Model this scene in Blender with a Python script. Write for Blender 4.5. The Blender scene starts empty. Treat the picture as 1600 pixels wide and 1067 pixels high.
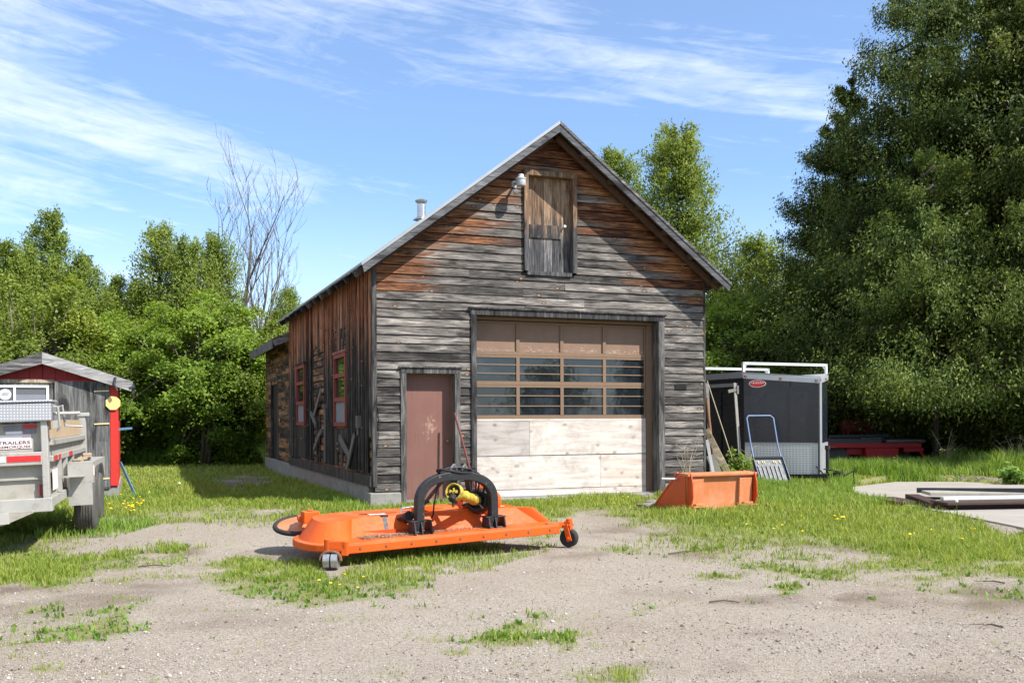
import bpy, bmesh, math, random
import numpy as np
from mathutils import Vector, Matrix
R = math.radians
S = bpy.context.scene
COL = S.collection
rng = np.random.default_rng(7)
random.seed(11)

# ------------------------------------------------------------------ camera, sky, sun, exposure
cd = bpy.data.cameras.new("camera")
cam = bpy.data.objects.new("camera", cd); COL.objects.link(cam)
cam.location = (0, 0, 1.35); cam.rotation_euler = (R(90), R(0.25), 0)
cd.sensor_width = 36; cd.lens = 36 * 1500 / 1600
cd.shift_y = 0.076
cd.clip_start = 0.1; cd.clip_end = 3000
S.camera = cam
SUN = Vector((.592, -.314, .743)).normalized()
SUN_EL = math.asin(SUN.z); SUN_AZ = math.atan2(SUN.x, SUN.y)
S.view_settings.view_transform = 'Standard'; S.view_settings.look = 'None'
S.view_settings.exposure = 1.08; S.view_settings.gamma = 1; S.view_settings.use_curve_mapping = False
S.render.film_transparent = False
S.cycles.max_bounces = 6; S.cycles.diffuse_bounces = 3; S.cycles.glossy_bounces = 3
S.cycles.transmission_bounces = 3; S.cycles.transparent_max_bounces = 4
S.cycles.caustics_reflective = False; S.cycles.caustics_refractive = False

ld = bpy.data.lights.new("sun", 'SUN'); ld.energy = 4.3; ld.angle = R(0.53); ld.color = (1, .955, .88)
lo = bpy.data.objects.new("sun", ld); COL.objects.link(lo); lo.location = (20, -10, 30)
lo.rotation_euler = SUN.to_track_quat('Z', 'Y').to_euler()

# ------------------------------------------------------------------ node helper
class G:
    def __init__(s, tree): s.t = tree; s.n = tree.nodes; s.l = tree.links
    def put(s, sock, v):
        if v is None: return
        if isinstance(v, bpy.types.NodeSocket): s.l.new(v, sock)
        else:
            if isinstance(v, (tuple, list)) and len(v) == 3 and sock.type == 'RGBA': v = (*v, 1)
            sock.default_value = v
    def coord(s, k='Object'): return s.n.new('ShaderNodeTexCoord').outputs[k]
    def map(s, vec, scale=(1, 1, 1), loc=(0, 0, 0), rot=(0, 0, 0)):
        m = s.n.new('ShaderNodeMapping'); s.put(m.inputs['Vector'], vec); s.put(m.inputs['Location'], loc)
        m.inputs['Rotation'].default_value = rot; m.inputs['Scale'].default_value = scale
        return m.outputs[0]
    def noise(s, vec, scale=5, detail=4, rough=.6, dist=0):
        m = s.n.new('ShaderNodeTexNoise'); s.put(m.inputs['Vector'], vec)
        s.put(m.inputs['Scale'], scale); m.inputs['Detail'].default_value = detail
        m.inputs['Roughness'].default_value = rough; m.inputs['Distortion'].default_value = dist
        return m.outputs['Fac']
    def voro(s, vec, scale=5, out='Distance', feature='F1'):
        m = s.n.new('ShaderNodeTexVoronoi'); m.feature = feature; s.put(m.inputs['Vector'], vec); m.inputs['Scale'].default_value = scale
        return m.outputs[out]
    def ramp(s, fac, stops, interp='LINEAR'):
        m = s.n.new('ShaderNodeValToRGB'); s.put(m.inputs[0], fac); cr = m.color_ramp; cr.interpolation = interp
        while len(cr.elements) < len(stops): cr.elements.new(.5)
        for e, (p, c) in zip(cr.elements, stops):
            e.position = p; e.color = (c, c, c, 1) if isinstance(c, (int, float)) else (*c[:3], 1)
        return m.outputs[0]
    def mix(s, fac, a, b, blend='MIX'):
        m = s.n.new('ShaderNodeMix'); m.data_type = 'RGBA'; m.blend_type = blend
        s.put(m.inputs[0], fac); s.put(m.inputs[6], a); s.put(m.inputs[7], b)
        return m.outputs[2]
    def m(s, op, a, b=None, c=None, clamp=False):
        m = s.n.new('ShaderNodeMath'); m.operation = op; m.use_clamp = clamp
        s.put(m.inputs[0], a)
        if b is not None: s.put(m.inputs[1], b)
        if c is not None: s.put(m.inputs[2], c)
        return m.outputs[0]
    def smooth(s, v, lo, hi):
        m = s.n.new('ShaderNodeMapRange'); m.interpolation_type = 'SMOOTHSTEP'
        s.put(m.inputs[0], v); m.inputs[1].default_value = lo; m.inputs[2].default_value = hi
        return m.outputs[0]
    def attr(s, name, out='Fac'):
        m = s.n.new('ShaderNodeAttribute'); m.attribute_name = name; return m.outputs[out]
    def sep(s, vec):
        m = s.n.new('ShaderNodeSeparateXYZ'); s.put(m.inputs[0], vec); return m.outputs
    def comb(s, x=0, y=0, z=0):
        m = s.n.new('ShaderNodeCombineXYZ')
        for i, v in enumerate((x, y, z)): s.put(m.inputs[i], v)
        return m.outputs[0]
    def vadd(s, a, b):
        m = s.n.new('ShaderNodeVectorMath'); s.put(m.inputs[0], a); s.put(m.inputs[1], b); return m.outputs[0]
    def bump(s, h, strength=.5, dist=.01):
        m = s.n.new('ShaderNodeBump'); s.put(m.inputs['Height'], h); m.inputs['Strength'].default_value = strength
        m.inputs['Distance'].default_value = dist; return m.outputs[0]

MATS = {}
def mat(name):
    m = bpy.data.materials.new(name); m.use_nodes = True; g = G(m.node_tree)
    g.mat = m; g.b = m.node_tree.nodes['Principled BSDF']; g.b.inputs['Specular IOR Level'].default_value = .3
    g.b.inputs['Roughness'].default_value = .8
    MATS[name] = m
    return g
def setp(g, color=None, rough=None, metal=None, spec=None, normal=None):
    for k, v in (('Base Color', color), ('Roughness', rough), ('Metallic', metal), ('Specular IOR Level', spec), ('Normal', normal)):
        if v is not None: g.put(g.b.inputs[k], v)

# world: Nishita sky with cirrus streaks laid out by azimuth and elevation
W = bpy.data.worlds.new("World"); S.world = W; W.use_nodes = True
g = G(W.node_tree); g.n.clear()
out = g.n.new('ShaderNodeOutputWorld'); bg = g.n.new('ShaderNodeBackground'); g.l.new(bg.outputs[0], out.inputs[0])
sky = g.n.new('ShaderNodeTexSky'); sky.sky_type = 'NISHITA'; sky.sun_disc = False
sky.sun_elevation = SUN_EL; sky.sun_rotation = SUN_AZ; sky.altitude = 100; sky.air_density = 1.0; sky.dust_density = .6; sky.ozone_density = 2.2
dx, dy, dz = g.sep(g.coord('Generated'))[:3]
az = g.m('ARCTAN2', dx, dy); el = g.m('ARCSINE', dz)
p = g.comb(az, el, 0)
rotp = g.map(p, scale=(1, 1, 1), rot=(0, 0, R(9)))
big = g.noise(g.map(rotp, scale=(1.6, 7, 1), loc=(1.9, .55, 0)), 1.5, 5, .55, .6)
fine = g.noise(g.map(rotp, scale=(2.2, 22, 1), loc=(4.2, 1.3, 0)), 2.2, 7, .62, 1.1)
wisp = g.noise(g.map(p, scale=(7, 26, 1), rot=(0, 0, R(-14)), loc=(.4, 2, 0)), 2.2, 8, .66, 1.6)
cl = g.m('ADD', g.m('MULTIPLY', big, .60), g.m('ADD', g.m('MULTIPLY', fine, .34), g.m('MULTIPLY', wisp, .18)))
# more cirrus towards the west (left of the view), less overhead
bias = g.m('MULTIPLY', az, -.09)
cl = g.m('ADD', cl, bias)
cf = g.smooth(cl, .42, .98)
low = g.smooth(el, .26, .02)
cf = g.m('MAXIMUM', cf, g.m('ADD', .13, g.m('MULTIPLY', low, .38)))
skyc = g.mix(1, sky.outputs[0], (.76, 1.12, 1.44), 'MULTIPLY')
col = g.mix(g.m('MULTIPLY', cf, .92), skyc, (8.9, 9.2, 9.7))
g.l.new(col, bg.inputs[0]); bg.inputs[1].default_value = .075

# ------------------------------------------------------------------ object helpers
def tag(o, label=None, cat=None, group=None, kind=None):
    if label: o['label'] = label
    if cat: o['category'] = cat
    if group: o['group'] = group
    if kind: o['kind'] = kind
    return o
def thing(name, label, cat, loc=(0, 0, 0), rz=0, group=None):
    o = bpy.data.objects.new(name, None); COL.objects.link(o); o.empty_display_size = .2
    o.location = loc; o.rotation_euler = (0, 0, rz)
    return tag(o, label, cat, group)
def copy_tree(o, parent=None):
    c = o.copy(); COL.objects.link(c); c.parent = parent
    for ch in list(o.children): copy_tree(ch, c)
    return c

class MB:
    """collects shapes; build() links them as ONE mesh object"""
    def __init__(s): s.v = []; s.f = []; s.mi = []; s.rn = []; s.M = None
    def add(s, vs, fs, mi=0, rnd=None):
        o = len(s.v)
        for v in vs:
            v = Vector(v)
            s.v.append(s.M @ v if s.M is not None else v)
        r = random.random() if rnd is None else rnd
        for f in fs: s.f.append([i + o for i in f]); s.mi.append(mi); s.rn.append(r)
        return s
    def hexa(s, p, mi=0, rnd=None):   # 4 bottom (ccw from above) + 4 top
        return s.add(p, [(3, 2, 1, 0), (4, 5, 6, 7), (0, 1, 5, 4), (1, 2, 6, 5), (2, 3, 7, 6), (3, 0, 4, 7)], mi, rnd)
    def box(s, x0, x1, y0, y1, z0, z1, mi=0, rnd=None):
        return s.hexa([(x0, y0, z0), (x1, y0, z0), (x1, y1, z0), (x0, y1, z0), (x0, y0, z1), (x1, y0, z1), (x1, y1, z1), (x0, y1, z1)], mi, rnd)
    def bar(s, p, q, w, h, mi=0, up=(0, 0, 1), rnd=None):
        p = Vector(p); q = Vector(q); d = (q - p).normalized(); u = Vector(up)
        if abs(d.dot(u)) > .98: u = Vector((0, 1, 0))
        a = d.cross(u).normalized(); b = a.cross(d).normalized()
        a = a * w / 2; b = b * h / 2
        return s.hexa([p - a - b, p + a - b, q + a - b, q - a - b, p - a + b, p + a + b, q + a + b, q - a + b], mi, rnd)
    def tube(s, pts, r, n=8, mi=0, rnd=None, caps=True):
        pts = [Vector(p) for p in pts]; k = len(pts)
        rs = r if isinstance(r, (list, tuple)) else [r] * k
        vs = []; fs = []; prev = None
        for i, p in enumerate(pts):
            d = (pts[min(i + 1, k - 1)] - pts[max(i - 1, 0)]).normalized()
            if prev is None:
                u = Vector((0, 0, 1)) if abs(d.z) < .9 else Vector((1, 0, 0))
                a = d.cross(u).normalized()
            else:
                a = (prev - d * prev.dot(d)).normalized()
            prev = a; b = d.cross(a)
            for j in range(n):
                t = 2 * math.pi * j / n
                vs.append(p + (a * math.cos(t) + b * math.sin(t)) * rs[i])
        for i in range(k - 1):
            for j in range(n):
                j2 = (j + 1) % n
                fs.append((i * n + j, i * n + j2, (i + 1) * n + j2, (i + 1) * n + j))
        if caps:
            fs.append(tuple(reversed(range(n)))); fs.append(tuple(range((k - 1) * n, k * n)))
        return s.add(vs, fs, mi, rnd)
    def cyl(s, p, q, r, r2=None, n=16, mi=0, rnd=None): return s.tube([p, q], [r, r if r2 is None else r2], n, mi, rnd)
    def lathe(s, prof, p, axis, n=24, mi=0, rnd=None):
        """prof: (distance along axis, radius)"""
        p = Vector(p); d = Vector(axis).normalized()
        u = Vector((0, 0, 1)) if abs(d.z) < .9 else Vector((1, 0, 0))
        a = d.cross(u).normalized(); b = d.cross(a); vs = []; fs = []; k = len(prof)
        for (h, r) in prof:
            for j in range(n):
                t = 2 * math.pi * j / n
                vs.append(p + d * h + (a * math.cos(t) + b * math.sin(t)) * r)
        for i in range(k - 1):
            for j in range(n):
                j2 = (j + 1) % n
                fs.append((i * n + j, i * n + j2, (i + 1) * n + j2, (i + 1) * n + j))
        fs.append(tuple(reversed(range(n)))); fs.append(tuple(range((k - 1) * n, k * n)))
        return s.add(vs, fs, mi, rnd)
    def prism(s, poly, z0, z1, mi=0, top=None, rnd=None):
        """polygon (ccw) extruded in z; top: another outline of the same count"""
        n = len(poly); top = top or poly
        z = lambda q, d: q[2] if len(q) > 2 else d
        vs = [(q[0], q[1], z(q, z0)) for q in poly] + [(q[0], q[1], z(q, z1)) for q in top]
        fs = [tuple(reversed(range(n))), tuple(range(n, 2 * n))] + [(i, (i + 1) % n, n + (i + 1) % n, n + i) for i in range(n)]
        return s.add(vs, fs, mi, rnd)
    def build(s, name, mats, parent=None, smooth=False, bevel=0, label=None, kind=None, angle=40):
        me = bpy.data.meshes.new(name)
        me.from_pydata([tuple(v) for v in s.v], [], s.f)
        for m in (mats if isinstance(mats, (list, tuple)) else [mats]): me.materials.append(MATS[m] if isinstance(m, str) else m)
        me.polygons.foreach_set('material_index', s.mi)
        at = me.attributes.new('rnd', 'FLOAT', 'FACE'); at.data.foreach_set('value', s.rn)
        bm = bmesh.new(); bm.from_mesh(me)
        bmesh.ops.recalc_face_normals(bm, faces=bm.faces); bm.to_mesh(me); bm.free()
        if smooth:
            me.polygons.foreach_set('use_smooth', [True] * len(me.polygons))
            me.set_sharp_from_angle(angle=R(angle))
        o = bpy.data.objects.new(name, me); COL.objects.link(o); o.parent = parent
        if bevel:
            b = o.modifiers.new('bevel', 'BEVEL'); b.width = bevel; b.segments = 2; b.limit_method = 'ANGLE'; b.angle_limit = R(35)
        if label: o['label'] = label
        if kind: o['kind'] = kind
        return o

def text_mesh(body, name, size, material, parent, M, width=None, shear=0, extrude=.0008):
    """raised lettering as a mesh: text lies in its own XY plane, placed by M"""
    c = bpy.data.curves.new(name, 'FONT'); c.body = body; c.size = size; c.align_x = 'CENTER'; c.align_y = 'CENTER'; c.extrude = extrude; c.shear = shear
    c.offset = size * .012
    t = bpy.data.objects.new(name, c); COL.objects.link(t)
    dg = bpy.context.evaluated_depsgraph_get(); me = bpy.data.meshes.new_from_object(t.evaluated_get(dg))
    COL.objects.unlink(t); bpy.data.objects.remove(t)
    xs = [v.co.x for v in me.vertices]
    sx = width / (max(xs) - min(xs)) if width else 1
    me.transform(M @ Matrix.Diagonal((sx, 1, 1, 1))); me.materials.clear(); me.materials.append(MATS[material])
    o = bpy.data.objects.new(name, me); COL.objects.link(o); o.parent = parent
    return o

# ------------------------------------------------------------------ value noise (numpy) for ground and scatter
def _hash(ix, iy, seed):
    h = (ix.astype(np.int64) * 374761393 + iy.astype(np.int64) * 668265263 + seed * 974711) & 0x7fffffff
    h = ((h ^ (h >> 13)) * 1274126177) & 0x7fffffff
    return ((h ^ (h >> 16)) & 0xffff) / 65535.0
def vnoise(x, y, seed=0):
    ix = np.floor(x); iy = np.floor(y); fx = x - ix; fy = y - iy
    fx = fx * fx * (3 - 2 * fx); fy = fy * fy * (3 - 2 * fy)
    a = _hash(ix, iy, seed); b = _hash(ix + 1, iy, seed); c = _hash(ix, iy + 1, seed); d = _hash(ix + 1, iy + 1, seed)
    return (a * (1 - fx) + b * fx) * (1 - fy) + (c * (1 - fx) + d * fx) * fy
def fbm(x, y, seed=0, o=4):
    t = 0; amp = .5; s = 0
    for i in range(o):
        t = t + amp * vnoise(x * 2 ** i + 17 * i, y * 2 ** i - 9 * i, seed + i); s += amp; amp *= .55
    return t / s

def gp(u, v, z=0.0):
    """ground point seen at pixel (u,v) of the 1600-wide photograph"""
    Y = (1.35 - z) * 1500 / (v - 655); return ((u - 800) / 1500 * Y, Y)
def at(u, v, Y): return Vector(((u - 800) / 1500 * Y, Y, 1.35 - (v - 655) / 1500 * Y))
# ------------------------------------------------------------------ materials
def wood(name, grey, brown=None, mask=None, long='x', knots=True, bump=.6):
    """weathered board: grain runs along axis `long` (object space), every board shifted by its own 'rnd'"""
    g = mat(name); P = g.coord(); r = g.attr('rnd')
    off = g.comb(g.m('MULTIPLY', r, 37.1), g.m('MULTIPLY', r, 17.7), g.m('MULTIPLY', r, 53.3)); Q = g.vadd(P, off)
    sc = {'x': (3.2, 95, 95), 'z': (95, 95, 3.2), 'y': (95, 3.2, 95)}[long]
    sb = {'x': (1.5, 13, 13), 'z': (13, 13, 1.5), 'y': (13, 1.5, 13)}[long]
    grain = g.noise(g.map(Q, sc), 1, 6, .7, .6); blot = g.noise(g.map(Q, sb), 1.2, 5, .62, .8)
    f = g.m('ADD', g.m('MULTIPLY', grain, .62), g.m('MULTIPLY', blot, .50)); f = g.m('ADD', f, g.m('MULTIPLY', g.m('SUBTRACT', r, .5), .15))
    c = g.ramp(f, [(.40, grey[0]), (.52, grey[1]), (.63, grey[2]), (.78, grey[3])])
    if brown:
        cb = g.ramp(f, [(.32, brown[0]), (.47, brown[1]), (.60, brown[2]), (.78, brown[3])])
        mk = mask(g, P, r, blot, grain); c = g.mix(mk, c, cb)
    st = g.noise(g.map(Q, {'x': (.9, 3, 4.5), 'z': (4.5, 4.5, .9), 'y': (4.5, .9, 4.5)}[long]), 1.3, 6, .65, .5)
    c = g.mix(g.smooth(st, .51, .66), c, g.mix(1, c, (.26, .24, .24), 'MULTIPLY'))
    c = g.mix(g.m('MULTIPLY', g.smooth(st, .43, .33), .75), c, g.mix(1, c, (1.9, 1.85, 1.8), 'MULTIPLY'))
    h = f
    if knots:
        X = g.sep(Q); kv = g.comb(X[0] if long != 'y' else X[1], X[2], 0)
        kn = g.n.new('ShaderNodeTexVoronoi'); g.put(kn.inputs['Vector'], g.map(kv, (2.6, 4.6, 1))); kn.inputs['Scale'].default_value = 1.0; kn.voronoi_dimensions = '2D'
        pick = g.m('GREATER_THAN', g.sep(kn.outputs['Color'])[0], .73)
        d = kn.outputs['Distance']
        ring = g.m('MULTIPLY', pick, g.smooth(d, .17, .08)); core = g.m('MULTIPLY', pick, g.smooth(d, .085, .05))
        c = g.mix(g.m('MULTIPLY', ring, .8), c, (.045, .032, .026)); c = g.mix(g.m('MULTIPLY', core, .85), c, g.mix(g.sep(kn.outputs['Color'])[1], (.34, .17, .08), (.25, .19, .14)))
    setp(g, c, .82, spec=.25, normal=g.bump(h, bump, .006)); return g
GREY = [(.010, .009, .0085), (.050, .045, .041), (.145, .129, .115), (.37, .335, .30)]
BROWN = [(.010, .006, .004), (.060, .021, .010), (.27, .108, .040), (.60, .34, .15)]
def front_mask(g, P, r, blot, grain):
    X = g.sep(P)
    roof = g.m('SUBTRACT', 6.12, g.m('MULTIPLY', g.m('ABSOLUTE', g.m('SUBTRACT', X[0], 3.02)), .756))
    d = g.m('SUBTRACT', roof, X[2])
    d = g.m('ADD', d, g.m('MULTIPLY', g.m('SUBTRACT', blot, .5), 1.7)); d = g.m('ADD', d, g.m('MULTIPLY', g.m('SUBTRACT', r, .5), 1.25))
    d = g.m('ADD', d, g.m('MULTIPLY', g.m('SUBTRACT', grain, .5), .8))
    return g.m('MULTIPLY', g.smooth(d, 1.02, .40), .93)
wood('siding_wood', GREY, BROWN, front_mask)
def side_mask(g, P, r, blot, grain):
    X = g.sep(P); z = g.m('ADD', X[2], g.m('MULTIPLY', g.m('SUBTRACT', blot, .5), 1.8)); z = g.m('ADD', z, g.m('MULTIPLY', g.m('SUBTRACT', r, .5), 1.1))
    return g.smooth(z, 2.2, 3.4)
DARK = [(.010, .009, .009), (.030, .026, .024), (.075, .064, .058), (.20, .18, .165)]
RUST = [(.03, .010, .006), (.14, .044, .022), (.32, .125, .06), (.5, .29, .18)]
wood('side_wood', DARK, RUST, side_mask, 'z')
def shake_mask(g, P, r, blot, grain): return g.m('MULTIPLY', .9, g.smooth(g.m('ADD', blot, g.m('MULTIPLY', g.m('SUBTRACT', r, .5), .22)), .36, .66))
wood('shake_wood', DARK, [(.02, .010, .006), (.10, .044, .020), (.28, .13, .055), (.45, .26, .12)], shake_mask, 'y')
wood('trim_wood', [(.014, .013, .013), (.045, .042, .042), (.11, .105, .10), (.24, .23, .22)], None, None, 'z', False)
wood('trim_wood_flat', [(.014, .013, .013), (.045, .042, .042), (.12, .115, .11), (.26, .25, .24)], None, None, 'x', False)
wood('rake_wood', [(.025, .025, .028), (.062, .062, .067), (.112, .113, .118), (.20, .20, .205)], None, None, 'x', False, .3)
wood('shed_fascia', [(.04, .038, .038), (.13, .125, .123), (.27, .26, .255), (.42, .41, .40)], None, None, 'x', False, .4)
wood('old_board', [(.07, .05, .035), (.16, .12, .085), (.30, .24, .17), (.45, .38, .28)], None, None, 'z', False)
wood('pale_board', [(.16, .12, .08), (.30, .23, .15), (.42, .33, .22), (.55, .45, .32)], None, None, 'y', False, .3)
def loft_mask(g, P, r, blot, grain):
    X = g.sep(P); z = g.m('ADD', X[2], g.m('MULTIPLY', g.m('SUBTRACT', blot, .5), 1.6)); return g.smooth(z, 4.35, 4.9)
wood('loft_wood', [(.014, .014, .016), (.042, .041, .044), (.10, .097, .098), (.22, .21, .20)], [(.028, .015, .009), (.10, .060, .038), (.22, .14, .085), (.40, .29, .19)], loft_mask, 'z', False)
wood('plywood_grey', [(.05, .05, .05), (.11, .108, .105), (.17, .167, .16), (.42, .40, .36)], None, None, 'z', False, .4)

def simple(name, col, rough=.7, metal=0, var=.25, scale=8, spec=.3, dirt=None, dirt_at=(.55, .75), bump=0):
    g = mat(name); P = g.coord(); n = g.noise(P, scale, 5, .6)
    c = g.mix(n, tuple(x * (1 - var) for x in col), tuple(min(1, x * (1 + var)) for x in col))
    if dirt: c = g.mix(g.smooth(g.noise(P, scale * 1.7, 6, .7, .4), *dirt_at), c, dirt)
    setp(g, c, rough, metal, spec)
    rr = g.m('ADD', g.m('MULTIPLY', g.noise(P, scale * 3, 4), .3), rough - .15); setp(g, rough=rr)
    if bump: setp(g, normal=g.bump(g.noise(P, scale * 6, 4), bump, .01))
    return g
simple('concrete', (.23, .22, .20), .9, var=.4, scale=4, dirt=(.10, .092, .08), bump=.5)
simple('pad_concrete', (.30, .27, .235), .9, var=.25, scale=1.2, dirt=(.24, .21, .17), dirt_at=(.5, .75), bump=.3)
simple('dark_inside', (.012, .011, .010), .9)
simple('under_wood', (.075, .045, .03), .9, var=.5)
g = mat('orange_paint'); P = g.coord(); N = g.n.new('ShaderNodeNewGeometry').outputs['Normal']     # worn paint: rust chips, drag scratches, dust on level faces
c = g.mix(g.noise(P, 5, 5), (.50, .070, .008), (.68, .105, .010))
c = g.mix(g.m('MULTIPLY', g.smooth(g.noise(P, 11, 7, .72, .4), .56, .70), .8), c, (.24, .10, .04))
c = g.mix(g.m('MULTIPLY', g.smooth(g.noise(g.map(P, (6, 60, 60), rot=(0, 0, .3)), 1, 6, .75), .60, .68), .6), c, (.62, .24, .10))
c = g.mix(g.m('MULTIPLY', g.m('MULTIPLY', g.smooth(g.sep(N)[2], .75, .97), g.smooth(g.noise(P, 3.5, 6, .65), .35, .75)), .55), c, (.33, .19, .10))
setp(g, c, g.m('ADD', .38, g.m('MULTIPLY', g.noise(P, 16, 5), .35)), 0, .22)
simple('plywood_tan', (.40, .29, .18), .8, var=.18, scale=3, dirt=(.26, .19, .13))
simple('orange_faded', (.50, .165, .062), .5, var=.15, scale=2.2, spec=.3, dirt=(.55, .27, .15), dirt_at=(.40, .8))
simple('orange_dark', (.50, .065, .014), .42, var=.15, scale=6, spec=.4, dirt=(.30, .10, .04))
simple('black_paint', (.020, .020, .021), .5, var=.3, scale=14, dirt=(.15, .13, .11), dirt_at=(.60, .68))
simple('black_plastic', (.018, .018, .019), .55)
simple('rubber', (.028, .027, .026), .8, dirt=(.09, .08, .07), var=.3, scale=12)
simple('tyre_rubber', (.085, .080, .072), .85, dirt=(.13, .12, .10), var=.3, scale=9)
simple('yellow_plastic', (.48, .36, .05), .45, dirt=(.20, .12, .05), dirt_at=(.48, .66), var=.3, scale=16)
simple('steel', (.46, .47, .48), .35, .9, var=.25, scale=14, dirt=(.2, .14, .09))
simple('rusty_steel', (.22, .11, .06), .75, .2, var=.4, scale=20)
simple('galvanised', (.42, .40, .36), .5, .35, var=.2, scale=5, dirt=(.27, .25, .21), dirt_at=(.5, .75), spec=.35)
simple('galvanised_dirty', (.38, .355, .30), .6, .2, var=.2, scale=4, dirt=(.27, .24, .19), dirt_at=(.45, .8))
simple('alu_trim', (.40, .42, .44), .45, .4, var=.1)
simple('white_paint', (.74, .74, .72), .5, var=.08)
simple('lamp_grey', (.42, .44, .45), .5, var=.08)
simple('brown_door', (.185, .085, .066), .6, var=.14, scale=3, dirt=(.42, .24, .18), dirt_at=(.66, .86))
simple('brown_frame', (.185, .118, .075), .65, var=.15, scale=12, dirt=(.42, .36, .30), dirt_at=(.68, .78))
simple('red_frame', (.22, .055, .043), .7, var=.2, scale=12)
simple('grey_panel', (.20, .21, .24), .7, var=.2)
simple('shed_red', (.50, .030, .022), .6, var=.15, scale=6, dirt=(.36, .03, .02))
simple('gable_red', (.22, .020, .020), .7, var=.2, scale=5)
simple('reflector_red', (.62, .03, .03), .35, var=.1)
simple('sticker_white', (.78, .76, .74), .5, var=.05)
simple('sticker_pink', (.80, .62, .60), .5, var=.08, scale=30)
simple('sticker_red', (.55, .045, .04), .5, var=.1)
simple('ink', (.035, .035, .04), .6)
simple('cream_sticker', (.72, .55, .28), .5, var=.2, scale=40)
simple('faded_yellow', (.80, .52, .20), .6, var=.08)
simple('trailer_black', (.011, .014, .021), .26, var=.3, scale=3, spec=.5, dirt=(.026, .030, .038), dirt_at=(.55, .8))
simple('blue_paint', (.14, .20, .33), .4, var=.15)
simple('blue_strip', (.09, .21, .32), .5, var=.2)
simple('scoop_grey', (.022, .028, .034), .45, var=.2, metal=.1, dirt=(.045, .05, .05))
simple('weathered_white', (.13, .125, .118), .8, var=.3, scale=9, dirt=(.18, .17, .16))
simple('bark_dark', (.055, .042, .034), .95, var=.4, scale=14)
simple('dull_alu', (.24, .25, .26), .6, var=.15)
simple('scoop_rib', (.11, .12, .13), .5, var=.2)
simple('pole_beige', (.27, .25, .22), .7, var=.2)
simple('implement_red', (.34, .014, .018), .45, var=.2, dirt=(.16, .02, .02))
simple('tank_maroon', (.12, .022, .024), .6, var=.25)
simple('pipe_dark', (.05, .055, .065), .45, .3, var=.3)
simple('handle_red', (.17, .040, .036), .5, var=.2)
simple('plank_brown', (.055, .032, .024), .7, var=.3, scale=9)
simple('alu_white', (.66, .66, .64), .45, .2, var=.1)
simple('bark', (.13, .105, .085), .95, var=.5, scale=14, bump=.8)
simple('bark_pale', (.115, .098, .085), .9, var=.35, scale=10, bump=.4)
simple('dry_stem', (.36, .30, .21), .9, var=.3)
simple('chaff', (.22, .175, .115), .95, var=.5, scale=60)
simple('twig', (.10, .07, .05), .9)
simple('dandelion', (.80, .56, .01), .7, var=.1)
simple('seed_head', (.62, .60, .56), .9)
simple('stone', (.17, .155, .14), .9, var=.3)

g = mat('plywood_pale'); P = g.coord(); r = g.attr('rnd')      # whitewashed sheathing with dark knots
Q = g.vadd(P, g.comb(g.m('MULTIPLY', r, 13), 0, g.m('MULTIPLY', r, 29)))
c = g.ramp(g.noise(g.map(Q, (1.2, 9, 9)), 1.5, 5, .6, .5), [(.3, (.40, .34, .29)), (.5, (.53, .47, .42)), (.7, (.61, .57, .52))])
c = g.mix(g.smooth(r, .80, .95), c, g.mix(.5, c, (.62, .42, .30)))
kn = g.n.new('ShaderNodeTexVoronoi'); qx = g.sep(Q); g.put(kn.inputs['Vector'], g.comb(g.m('MULTIPLY', qx[0], 3.0), g.m('MULTIPLY', qx[2], 4.2), 0)); kn.voronoi_dimensions = '2D'; kn.inputs['Scale'].default_value = 1.0
c = g.mix(g.m('MULTIPLY', g.m('GREATER_THAN', g.sep(kn.outputs['Color'])[0], .62), g.smooth(g.m('ADD', kn.outputs['Distance'], g.m('MULTIPLY', g.noise(g.map(Q, (16, 1, 24)), 1, 4, .7), .34)), .36, .17)), c, (.27, .22, .19))
c = g.mix(g.m('MULTIPLY', g.smooth(g.noise(g.map(Q, (2, 1, 2)), 2.2, 6, .7, .5), .46, .70), .6), c, (.34, .285, .24))
c = g.mix(g.smooth(r, .12, .05), c, g.mix(1, c, (.74, .74, .76), 'MULTIPLY'))
setp(g, c, .75)

g = mat('brown_entry'); P = g.coord(); X = g.sep(P)           # faded brown door, scuffed bare in the middle
c = g.mix(g.noise(P, 3, 5), (.150, .068, .052), (.215, .105, .084)); c = g.mix(g.m('MULTIPLY', g.smooth(g.noise(g.map(P, (30, 30, 1.2)), 1, 5, .7), .5, .75), .5), c, (.12, .055, .042))
sx = g.m('MULTIPLY', g.m('SUBTRACT', X[0], .95), 4.2); sz = g.m('MULTIPLY', g.m('SUBTRACT', X[2], 1.22), 2.6)
dd = g.m('ADD', g.m('MULTIPLY', sx, sx), g.m('MULTIPLY', sz, sz)); sc_ = g.smooth(g.m('ADD', g.m('SUBTRACT', g.noise(g.map(P, (26, 26, 12)), 1, 6, .75, .4), g.m('MULTIPLY', dd, .35)), 0), .42, .62)
c = g.mix(g.m('MULTIPLY', sc_, .7), c, (.44, .29, .22)); setp(g, c, .6)
g = mat('peel_brown'); P = g.coord()                          # brown paint peeling to pale wood along the lower edge
n = g.noise(g.map(P, (9, 9, 30)), 1.6, 6, .72, .6); z = g.sep(P)[2]; low = g.smooth(z, 2.66, 2.50)
c = g.mix(g.noise(P, 4, 4), (.17, .104, .070), (.24, .150, .104))
c = g.mix(g.m('MULTIPLY', g.smooth(g.m('ADD', n, g.m('MULTIPLY', low, .12)), .63, .72), .8), c, (.36, .28, .22)); setp(g, c, .65)

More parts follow.
